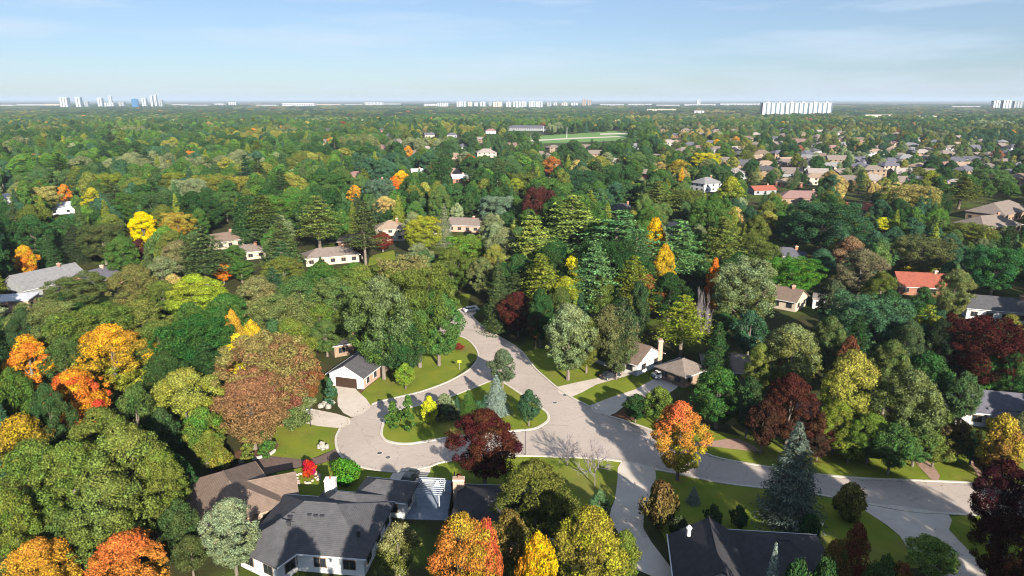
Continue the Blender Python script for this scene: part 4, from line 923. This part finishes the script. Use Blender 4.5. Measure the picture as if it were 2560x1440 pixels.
# far wood, beyond counting
y = 1500.0
FARC = []
while y < 9000:
    sp = 15 + (y-1500)/130
    half = .80*y + 60
    for X in np.arange(-half, half, sp):
        Xj, Yj = X + rng.uniform(-.45, .45)*sp, y + rng.uniform(-.45, .45)*sp
        px, _ = proj(Xj, Yj, 0)
        right = px > 1640
        dens = .55 if right and Yj > 2000 else .8
        if math.sin(Xj*.004+Yj*.0017)+math.sin(Yj*.003-Xj*.0011) > 1.15: dens *= .25
        if rng.uniform() > dens: continue
        h = rng.uniform(8, 16) if Yj < 2200 else rng.uniform(5, 10); r = sp*rng.uniform(.38, .62)
        c = species(Xj, Yj, right); k = rng.uniform(.8, 1.2)
        far_pts.append(dict(x=Xj, y=Yj, h=h, r=r, kind='r', c1=tuple(v*k*1.15 for v in c)))
    y += sp
def woodland(pts):
    keys = sorted(k for k in NEAR if k[0] in 'rocpd')
    by = {}
    for i, k in enumerate(keys): by.setdefault(k[0], []).append(i)
    n = len(pts); co = np.zeros((n, 3), np.float32); sc = np.zeros((n, 3), np.float32); ro = np.zeros((n, 3), np.float32); cl = np.ones((n, 4), np.float32); pi = np.zeros(n, np.int32)
    for i, t in enumerate(pts):
        kd = t['kind'] if t['kind'] in by else 'r'
        j = by[kd][i % len(by[kd])]; _, _, R0, H0 = PROTO[keys[j][0]][keys[j][1]]
        co[i] = (t['x'], t['y'], 0); sc[i] = (t['r']/R0, t['r']/R0, t['h']/H0); ro[i, 2] = (i*2.399) % 6.28; cl[i, :3] = [v*1.12 for v in lift(t['c1'])]; pi[i] = j
    me = bpy.data.meshes.new('distant_woodland'); me.vertices.add(n); me.vertices.foreach_set('co', co.reshape(-1))
    for nm, ty, arr, f in (('tsc', 'FLOAT_VECTOR', sc, 'vector'), ('trot', 'FLOAT_VECTOR', ro, 'vector'), ('tcol', 'FLOAT_COLOR', cl, 'color'), ('tpi', 'INT', pi, 'value')):
        a = me.attributes.new(nm, ty, 'POINT'); a.data.foreach_set(f, arr.reshape(-1))
    o = link('distant_woodland', me); tag(o, 'dense mixed autumn woodland stretching back to the horizon', 'woodland', kind='stuff')
    g = bpy.data.node_groups.new('woodland', 'GeometryNodeTree')
    g.interface.new_socket('Geometry', in_out='INPUT', socket_type='NodeSocketGeometry'); g.interface.new_socket('Geometry', in_out='OUTPUT', socket_type='NodeSocketGeometry')
    gi = g.nodes.new('NodeGroupInput'); go = g.nodes.new('NodeGroupOutput'); jn = g.nodes.new('GeometryNodeJoinGeometry')
    def named(nm, ty): x = g.nodes.new('GeometryNodeInputNamedAttribute'); x.data_type = ty; x.inputs['Name'].default_value = nm; return x.outputs['Attribute']
    nsc, nro, npi = named('tsc', 'FLOAT_VECTOR'), named('trot', 'FLOAT_VECTOR'), named('tpi', 'INT')
    for i, k in enumerate(keys):
        cmp_ = g.nodes.new('FunctionNodeCompare'); cmp_.data_type = 'INT'; cmp_.operation = 'EQUAL'; cmp_.inputs[3].default_value = i; g.links.new(npi, cmp_.inputs[2])
        oi = g.nodes.new('GeometryNodeObjectInfo'); oi.transform_space = 'ORIGINAL'; oi.inputs['Object'].default_value = NEAR[k]
        sm = g.nodes.new('GeometryNodeSetMaterial'); sm.inputs['Material'].default_value = M['leaf_far']; g.links.new(oi.outputs['Geometry'], sm.inputs['Geometry'])
        ip = g.nodes.new('GeometryNodeInstanceOnPoints')
        g.links.new(gi.outputs[0], ip.inputs['Points']); g.links.new(cmp_.outputs[0], ip.inputs['Selection']); g.links.new(sm.outputs[0], ip.inputs['Instance'])
        g.links.new(nro, ip.inputs['Rotation']); g.links.new(nsc, ip.inputs['Scale']); g.links.new(ip.outputs[0], jn.inputs[0])
    g.links.new(jn.outputs[0], go.inputs[0])
    md = o.modifiers.new('woodland', 'NODES'); md.node_group = g
woodland(far_pts)
print('TREES', len(near_objs), 'FAR', len(far_pts), cnt)

# ------------------------------------------------------------------ skyline
def tower(label, x0, x1, ytop, ybase, mat='white_paint', glassm='tower_glass', bays=None):
    mat = 'tower_wall' if mat == 'white_paint' else mat
    """apartment or office block from the photo pixels of its two edges, top and foot"""
    b = G((x0+x1)/2, ybase); d = b.y; s = depth(b.x, d)/F
    Wd = (x1-x0)*s; u = (720-ytop)/F; h = HC + (-SP+u*CP)/(CP+u*SP)*d; dp = max(14, min(30, Wd*.5))
    root = empty('tower_block', (b.x, d, 0)); tag(root, label, 'building')
    MB().box(-Wd/2, Wd/2, 0, dp, 0, h-1).build('facade', M[glassm], root)
    n = bays or max(2, int(Wd/17)); f = Wd/n
    for k in range(n):                          # white wall piers between the window bays
        x = -Wd/2 + f*k; MB().box(x, x+f*.68, -.5, dp*.5, 0, h-.5).build('wall_pier', M[mat], root)
    MB().box(-Wd/2-.5, Wd/2+.5, -1.1, dp+.5, h-1, h+.6).build('roof', M[mat], root)
    for k in range(max(1, int(Wd/40))):
        x = -Wd/2 + Wd*(k+.5)/max(1, int(Wd/40)); MB().box(x-5, x+5, 3, 10, h+.6, h+4.5).build('roof_house', M[mat], root)
    return root
for (x0, x1, yt, yb, mt, gl, lb) in [
 (1905,1962,257,288,'white_paint','tower_glass','left white slab block of the three joined apartment slabs at right'), (1963,2020,257,288,'white_paint','tower_glass','middle white slab block of the three joined apartment slabs at right'), (2021,2079,257,288,'white_paint','tower_glass','right white slab block of the three joined apartment slabs at right'),
 (1094,1122,258,268,'white_paint','tower_glass','low wide white block at the left of the centre skyline'), (1142,1166,254,269,'white_paint','tower_glass','first white apartment slab of the centre skyline'), (1170,1182,256,268,'cream','tower_glass','cream slab second in the centre skyline'), (1186,1196,257,268,'white_paint','tower_glass','slim white slab third in the centre skyline'),
 (1200,1216,255,268,'white_paint','tower_glass','white slab left of the centre skyline gap'), (1222,1230,256,268,'grey_wall','tower_glass','grey slab in the centre skyline'), (1233,1257,255,269,'cream','tower_glass','wide cream slab in the centre skyline'), (1266,1280,255,269,'white_paint','tower_glass','white slab before the long slabs of the centre skyline'),
 (1283,1318,254,270,'white_paint','tower_glass','long white slab of the centre skyline, left of two'), (1322,1358,254,270,'white_paint','tower_glass','long white slab of the centre skyline, right of two'), (1368,1380,256,268,'grey_wall','tower_glass','grey slab right of the long slabs'), (1384,1394,257,266,'white_paint','tower_glass','small white slab right of the grey one'),
 (1404,1420,257,266,'cream','tower_glass','cream low slab towards the brown tower'), (1428,1446,257,265,'white_paint','tower_glass','white low slab beside the brown tower'), (1456,1466,249,266,'tan_wall','tower_glass','brown tower, left one of the pair at skyline centre'), (1469,1479,250,266,'tan_wall','tower_glass','brown tower, right one of the pair at skyline centre'),
 (152,172,244,270,'white_paint','tower_glass','broad white tower, leftmost of the city skyline'), (191,205,243,270,'white_paint','tower_glass','second white tower of the left city skyline'), (212,222,254,268,'grey_wall','tower_glass','short grey tower in the left city skyline'), (246,258,245,268,'white_paint','tower_glass','white tower right of the gap in the left city skyline'),
 (262,286,257,268,'white_paint','tower_glass','low white block in the left city skyline'), (274,281,240,262,'white_paint','tower_glass','slim pale tower behind the low block'), (298,312,256,268,'grey_wall','tower_glass','grey block left of the blue tower'), (331,345,248,270,'blue_glass','blue_glass','blue glass tower of the left city skyline'),
 (356,368,246,268,'white_paint','tower_glass','white tower right of the blue tower'), (378,384,240,268,'white_paint','tower_glass','first slim tower right of the blue tower'), (388,394,238,268,'white_paint','tower_glass','tallest slim tower of the left city skyline'), (398,408,250,268,'grey_wall','tower_glass','grey tower ending the left city skyline'),
 (572,592,256,264,'white_paint','tower_glass','isolated white block between the skylines'), (2482,2502,252,272,'white_paint','tower_glass','first tower of the right edge group'), (2506,2528,251,274,'white_paint','tower_glass','second tower of the right edge group'), (2534,2556,253,272,'grey_wall','tower_glass','third tower of the right edge group'),
 (1742,1752,249,260,'white_paint','tower_glass','distant pale tower right of centre')]:
    tower(lb, x0, x1, yt, yb, mt, gl)
def shed(label, x0, x1, yt, yb, mat='white_paint', nm='warehouse'):
    b = G((x0+x1)/2, yb); s = depth(b.x, b.y)/F; Wd = (x1-x0)*s; u = (720-yt)/F; h = max(5, min(30, HC + (-SP+u*CP)/(CP+u*SP)*b.y))
    dp = max(25, Wd*.4); root = empty(nm, (b.x, b.y, 0)); tag(root, label, 'building')
    MB().box(-Wd/2, Wd/2, 0, dp, 0, h).build('wall', M['tower_wall' if mat == 'white_paint' else mat], root); MB().box(-Wd/2-.6, Wd/2+.6, -.6, dp+.6, h+.02, h+.8).build('roof', M['roof_pale'], root)
    n = max(2, int(Wd/14))
    for k in range(n):
        x = -Wd/2 + Wd*(k+.5)/n; MB().box(x-2.6, x+2.6, -.12, .2, h*.35, h*.8).build('window', M['glass'], root)
for i, (x0, x1, yt, yb, mt) in enumerate([(0,34,262,267,'white_paint'),(40,110,261,266,'white_paint'),(112,148,260,266,'cream'),(430,470,261,265,'white_paint'),(476,520,262,266,'white_paint'),(535,560,259,264,'white_paint'),(640,690,262,266,'white_paint'),(705,745,258,266,'white_paint'),
        (738,785,255,267,'white_paint'),(790,850,261,265,'cream'),(860,905,261,264,'white_paint'),(912,958,254,264,'white_paint'),(962,1000,259,263,'white_paint'),(1060,1092,260,267,'white_paint'),(1500,1560,261,265,'white_paint'),(1570,1630,260,264,'white_paint'),(1618,1690,273,279,'cream'),
        (1640,1700,262,266,'white_paint'),(1710,1790,261,265,'white_paint'),(1800,1900,259,264,'white_paint'),(1736,1760,277,284,'white_paint'),(2095,2160,291,299,'tan_wall'),(2162,2230,287,299,'cream'),(2232,2270,292,300,'white_paint'),(2275,2340,290,300,'cream'),(2345,2440,291,297,'white_paint'),(2440,2480,292,297,'white_paint'),(2380,2450,266,270,'white_paint')]):
    side = ['far left', 'left', 'left of centre', 'centre', 'right of centre', 'right', 'far right'][min(6, int((x0+x1)/2/366))]
    shed(f"{'wide' if x1-x0 > 55 else 'short'} {'taller' if yb-yt > 6 else 'low'} {WALLNAME[mt]} commercial building at pixel-thin horizon, {side}".replace('pixel-thin ', 'the '), x0, x1, yt, yb, mt)

# ------------------------------------------------------------------ vehicles and small things
def car(label, x, y, rz, mat, suv=False):
    root = empty('parked_car', (x, y, .03), rz); tag(root, label, 'car')
    hh = 1.62 if suv else 1.42
    prof = [(-2.25,.35),(-2.3,.75),(-2.1,.95),(-1.1,1.0),(1.15,1.0),(2.05,.86),(2.28,.65),(2.25,.35)] if not suv else [(-2.25,.4),(-2.3,.8),(-2.25,1.05),(-1.2,1.08),(1.1,1.08),(2.05,.98),(2.25,.75),(2.22,.4)]
    v = []; n = len(prof)
    for yy, ins in ((-.9, .0), (-.78, .06), (.78, .06), (.9, .0)):
        for (px, pz) in prof: v.append((px*(1-.01*(abs(yy) > .8)), yy, pz + (ins if pz > .7 else 0)))
    f = [tuple(range(n)), tuple(range(4*n-1, 3*n-1, -1))]
    for s in range(3):
        for k in range(n): f.append((s*n+k, (s+1)*n+k, (s+1)*n+(k+1) % n, s*n+(k+1) % n))
    MB().add(v, f).build('body', M[mat], root)
    xa, xb = (-2.0, 1.0) if suv else (-1.75, .95)
    base = 1.06 if not suv else 1.12
    cv = [(xa,-.8,base-.06),(xb+.35,-.8,base-.06),(xb+.35,.8,base-.06),(xa,.8,base-.06),(xa+.45,-.64,hh),(xb-.45,-.64,hh),(xb-.45,.64,hh),(xa+.45,.64,hh)]
    MB().add(cv, [(0,3,2,1),(4,5,6,7),(0,1,5,4),(1,2,6,5),(2,3,7,6),(3,0,4,7)]).build('window_glass', M['glass'], root)
    MB().box(xa+.42, xb-.42, -.65, .65, hh-.02, hh+.05).build('roof', M[mat], root)
    for sx in (-1.4, 1.4):
        for sy in (-.82, .82):
            w_ = MB().tube([(sx, sy-.11, .33), (sx, sy+.11, .33)], [.33,.33], 14).build('wheel', M['tyre'], root)
            MB().tube([(sx, sy-.125, .33), (sx, sy+.125, .33)], [.2,.2], 10).build('rim', M['rim'], w_)
    for sy in (-.62, .62):
        MB().box(2.16, 2.31, sy-.2, sy+.2, .66, .8).build('headlight', M['lamp_glass'], root); MB().box(-2.33, -2.2, sy-.2, sy+.2, .76, .92).build('tail_light', M['brick'], root)
g = G(1178, 779); car('white car parked at the top of the street', g.x, g.y, R(25), 'car_white')
g = G(1656, 944); car('white car parked in front of the taupe pyramid-roofed garage', g.x, g.y, R(20), 'car_white', True)
g = G(1024, 1204); car('dark car parked beside the dark grey hip roof garage', g.x, g.y, R(75), 'car_dark')
g = G(1525, 945); car('dark car on the drive of the white gabled house', g.x, g.y, R(30), 'car_dark')
for i, (px, py, lb) in enumerate([(949,1133,'iron manhole cover in the cul-de-sac, upper left of two'), (970,1144,'iron manhole cover in the cul-de-sac, lower right of two'), (1387,1007,'iron manhole cover in the street junction'), (1412,988,'iron drain cover at the kerb by the first driveway')]):
    g = G(px, py); m_ = MB().tube([(0,0,-.01), (0,0,.022)], [.42,.42], 16).build('manhole_cover', M['metal'], None); m_.location = (g.x, g.y, .02); tag(m_, lb, 'manhole cover')
    MB().tube([(0,0,-.01), (0,0,.014)], [.55,.55], 16).build('rim', M['concrete'], m_)
    MB().box(-.25,.25,-.04,.04,.02,.032).build('lift_bar', M['rim'], m_)
def lamp(label, px, py, h=3.2, two=True):
    g = G(px, py); r = empty('lamp_post', (g.x, g.y, 0)); tag(r, label, 'lamp post')
    MB().tube([(0,0,0),(0,0,.4),(0,0,h)], [.12,.07,.05], 8).build('post', M['metal'], r)
    for s in ((-.4, .4) if two else (0,)):
        if two: MB().tube([(0,0,h-.3), (s,0,h-.1), (s,0,h)], [.03,.03,.03], 6).build('arm', M['metal'], r)
        l = MB().tube([(s,0,h), (s,0,h+.1), (s,0,h+.38), (s,0,h+.45)], [.08,.19,.15,.05], 10).build('lantern', M['metal'], r)
        MB().tube([(s,0,h+.12), (s,0,h+.34)], [.2,.17], 10).build('lantern_glass', M['lamp_glass'], l)
lamp('black twin lantern lamp post beside the second driveway', 777, 1066); lamp('slim lamp post at the kerb below the road island', 1313, 1138, 4.5, False)
lamp('lamp post on the lawn between the two driveways', 1622, 948, 4.0, False)
g = G(1149, 925); r_ = empty('sign_post', (g.x, g.y, 0)); tag(r_, 'small yellow street sign on the big lawn', 'sign')
MB().tube([(0,0,0),(0,0,2.2)], [.05,.05], 6).build('post', M['pale_bark'], r_); MB().box(-.42,.42,-.05,-.01,1.75,2.3).build('sign_plate', M['yellow_sign'], r_)
g = G(-2, 470); r_ = empty('utility_pole', (g.x+3, g.y, 0)); tag(r_, 'pale utility pole at the left edge above the pale roofed building', 'pole')
MB().tube([(0,0,0),(-1.0,0,15)], [.3,.2], 7).build('pole', M['pale_bark'], r_); MB().box(-2.6,.9,-.08,.08,13.4,13.65).build('crossarm', M['pale_bark'], r_)
for (px, py, hh, lb) in [(1417,345,16,'tall floodlight pole left of the playing field goal'), (1358,335,14,'floodlight pole beside the grey school building')]:
    g = G(px, py); r_ = empty('floodlight_pole', (g.x, g.y, 0)); tag(r_, lb, 'pole')
    MB().tube([(0,0,0),(0,0,hh)], [.35,.22], 7).build('pole', M['white_paint'], r_); MB().box(-1.5,1.5,-.2,.2,hh-.4,hh+.6).build('lamp_bank', M['metal'], r_)
def rock(name, x, y, s, sz, m, seed, parent=None, z=0):
    rr = np.random.default_rng(seed); bm = bmesh.new(); bmesh.ops.create_icosphere(bm, subdivisions=2, radius=1)
    ph = rr.uniform(0, 6, 6)
    for v in bm.verts:
        k = 1 + .18*math.sin(v.co.x*3+ph[0]) + .15*math.sin(v.co.y*4+ph[1]) + .12*math.sin(v.co.z*5+ph[2])
        v.co = Vector((v.co.x*s*k, v.co.y*s*k*.85, v.co.z*sz*k))
    me = bpy.data.meshes.new(name); bm.to_mesh(me); bm.free(); o = link(name, me, m, parent); o.location = (x, y, z + sz*.4); return o
for k in range(26):                             # ring of stones round the crimson bush
    a = 2*math.pi*k/26; g = G(768, 1192); q = rock('border_stone', g.x + math.cos(a*2.3)*(1.5+.9*((k*5) % 7)/7), g.y -.5 + math.sin(a*2.3)*(1.3+.8*((k*3) % 5)/5), .18+.22*((k*7) % 5)/5, .22, M['red_shrub_rock'], k)
    tag(q, 'pale stone in the ring round the crimson bush', 'stone', 'stones round the crimson bush')
g = G(807, 1122); r_ = empty('rock_fountain', (g.x, g.y, 0)); tag(r_, 'pale pointed boulder group on the lawn by the cul-de-sac', 'boulders')
for k, (dx, dy, s, sz) in enumerate([(0,0,.42,1.25), (.65,.1,.4,.75), (-.55,.2,.38,.6), (.15,-.45,.3,.3)]): rock('boulder', dx, dy, s, sz, M['rock'], 40+k, r_)
for k, (px, py) in enumerate([(812,1013),(822,1019),(803,1018),(832,1010)]):
    g = G(px, py); tag(rock('boulder', g.x, g.y, .8-.1*k, .6, M['rock'], 60+k), ['largest', 'middle', 'left', 'right'][k] + ' pale boulder in the bed beside the garage driveway', 'boulder')
# brick pillar gate and low walls by the brick driveway
g = G(672, 1122); r_ = empty('stone_pillar', (g.x, g.y, 0)); tag(r_, 'pale stone pillar at the bend of the brick driveway', 'pillar')
MB().box(-.45,.45,-.45,.45,0,2.2).build('shaft', M['pink_brick'], r_); MB().box(-.55,.55,-.55,.55,2.2,2.4).build('cap', M['concrete'], r_); MB().tube([(0,0,2.4),(0,0,2.75),(0,0,3.0)], [.12,.28,.08], 8).build('lantern', M['lamp_glass'], r_)
w_ = kerb(catmull(gp([(597,1158),(640,1148),(671,1140),(688,1128)]), 4), wd=.35, h=.4, name='garden_wall'); w_['kind'] = 'structure'
# patio, steps and pergola beside the dark grey house
sheet('patio', [(-16.2,85.5),(-9.2,85.2),(-9.4,95.8),(-14.6,96.4),(-15.2,91)], .06, M['patio_shade_blue'])
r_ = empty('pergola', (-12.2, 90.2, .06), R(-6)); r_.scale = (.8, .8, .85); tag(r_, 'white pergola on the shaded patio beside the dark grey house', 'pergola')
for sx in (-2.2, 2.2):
    for sy in (-2.4, 2.4): MB().box(sx-.1, sx+.1, sy-.1, sy+.1, 0, 2.6).build('post', M['pergola_shade_grey'], r_)
    MB().box(sx-.08, sx+.08, -2.9, 2.9, 2.6, 2.82).build('beam', M['pergola_shade_grey'], r_)
for k in range(9): MB().box(-2.7, 2.7, -2.7+k*.67, -2.62+k*.67, 2.82, 3.0).build('rafter', M['pergola_shade_grey'], r_)
r_ = empty('garden_sofa', (-12.6, 94.4, .06), R(-6)); tag(r_, 'pale outdoor sofa on the patio behind the pergola', 'sofa')
MB().box(-1.6,1.6,-.4,.4,.12,.45).build('seat', M['white_paint'], r_); MB().box(-1.6,1.6,.3,.5,.45,.9).build('backrest', M['white_paint'], r_)
for sx in (-1.75, 1.6): MB().box(sx, sx+.15, -.4, .5, .12, .65).build('armrest', M['white_paint'], r_)
r_ = empty('fence', (-9.0, 90.4, 0), R(0)); tag(r_, 'dark board fence between the patio and the shaded house', 'fence')
for k in range(28): MB().box(-.03, .03, -5.2+k*.36, -4.86+k*.36, .1, 1.8).build('board', M['dark_wall'], r_)
for k in range(5): MB().box(-.07, .07, -5.2+k*2.5, -5.08+k*2.5, 0, 1.95).build('post', M['dark_wall'], r_)

# ------------------------------------------------------------------ fallen leaves
def litter():
    rg = np.random.default_rng(9); P = []; Cc = []
    for t in TREES:
        if t['y'] > 175 or t['kind'] in 'pckt': continue
        k = 260 if t['c1'][0] > 1.4*t['c1'][1] else 90
        a = rg.uniform(0, 6.28, k); d = t['r']*np.abs(rg.normal(0, .85, k))
        P.append(np.stack([t['x'] + np.cos(a)*d, t['y'] + np.sin(a)*d, np.full(k, .05)], 1))
        Cc.append(np.tile(np.array([[*np.clip(np.array(t['c1'])*.8 + np.array([.08, .05, .01]), 0, .8), 1]]), (k, 1))*rg.uniform(.5, 1.1, (k, 1)))
    L = [Vector(p) for p in catmull(road_pts[39:71], 5)] + [Vector(p) for p in catmull(road_pts[4:27], 5)]
    for p in L:                                                           # drifted along the gutters
        k = 7; q = np.array([[p.x, p.y, .03]]) + rg.normal(0, .42, (k, 3))*np.array([[1, 1, 0]]); P.append(q)
        Cc.append(np.tile(np.array([[.22, .13, .05, 1]]), (k, 1))*rg.uniform(.5, 1.4, (k, 1)))
    P = np.concatenate(P); Cc = np.concatenate(Cc); n_ = len(P); V = np.empty((n_, 3, 3)); a0 = rg.uniform(0, 6.28, n_); s_ = rg.uniform(.05, .13, n_)
    for k in range(3):
        V[:, k, 0] = P[:, 0] + np.cos(a0 + 2.09*k)*s_; V[:, k, 1] = P[:, 1] + np.sin(a0 + 2.09*k)*s_; V[:, k, 2] = P[:, 2] + rg.uniform(0, .05, n_) + .1*(P[:, 2] > .04)
    me = bpy.data.meshes.new('fallen_leaves'); me.vertices.add(n_*3); me.vertices.foreach_set('co', V.reshape(-1).astype(np.float32))
    me.loops.add(n_*3); me.loops.foreach_set('vertex_index', np.arange(n_*3, dtype=np.int32)); me.polygons.add(n_); me.polygons.foreach_set('loop_start', np.arange(0, n_*3, 3, dtype=np.int32)); me.update(calc_edges=True)
    at = me.attributes.new('lcol', 'FLOAT_COLOR', 'FACE'); at.data.foreach_set('color', Cc.astype(np.float32).reshape(-1))
    m, n, out = newmat('fallen_leaf'); d = N(n, 'ShaderNodeBsdfDiffuse'); q = N(n, 'ShaderNodeAttribute', attribute_name='lcol'); n.links.new(q.outputs['Color'], d.inputs[0]); n.links.new(d.outputs[0], out.inputs[0])
    tag(link('fallen_leaves', me, m), 'fallen autumn leaves scattered on lawns and along the kerbs', 'leaves', kind='stuff')
litter()

# ------------------------------------------------------------------ air
hz = MB().box(-44000, 44000, -250, 55000, -1, 135).build('haze', None, None)
m, n, out = newmat('haze'); pv = N(n, 'ShaderNodeVolumePrincipled'); pv.inputs['Color'].default_value = (.70, .84, 1, 1); pv.inputs['Density'].default_value = .000065
pv.inputs['Anisotropy'].default_value = 0; n.links.new(pv.outputs[0], out.inputs['Volume']); hz.data.materials.append(m); m.cycles.homogeneous_volume = True if hasattr(m.cycles, 'homogeneous_volume') else None
tag(hz, 'thin bluish haze over the distance', 'haze', kind='stuff')

# alike things are told apart by their order across the picture; what cannot be told apart shares a label and a group
seen = {}
for o in COL.objects:
    if o.parent is None and o.get('label'): seen.setdefault(o['label'], []).append(o)
ORD = ['leftmost', 'second from left', 'third from left', 'fourth from left', 'fifth from left', 'sixth from left', 'seventh from left']
for lb, L_ in seen.items():
    if len(L_) == 1:
        if L_[0].get('group', '').startswith(('trees alike', 'houses:')): del L_[0]['group']
        continue
    L_.sort(key=lambda o: proj(o.location.x, o.location.y, 5)[0])
    for i, o in enumerate(L_):
        if len(L_) <= 7 and o.name.split('.')[0] != 'border_stone':
            w_ = ('left one' if i == 0 else 'right one') if len(L_) == 2 else ('rightmost' if i == len(L_)-1 else ORD[i])
            new = f"{lb}, {w_}"
            if len(new.split()) <= 16: o['label'] = new
        o['group'] = lb
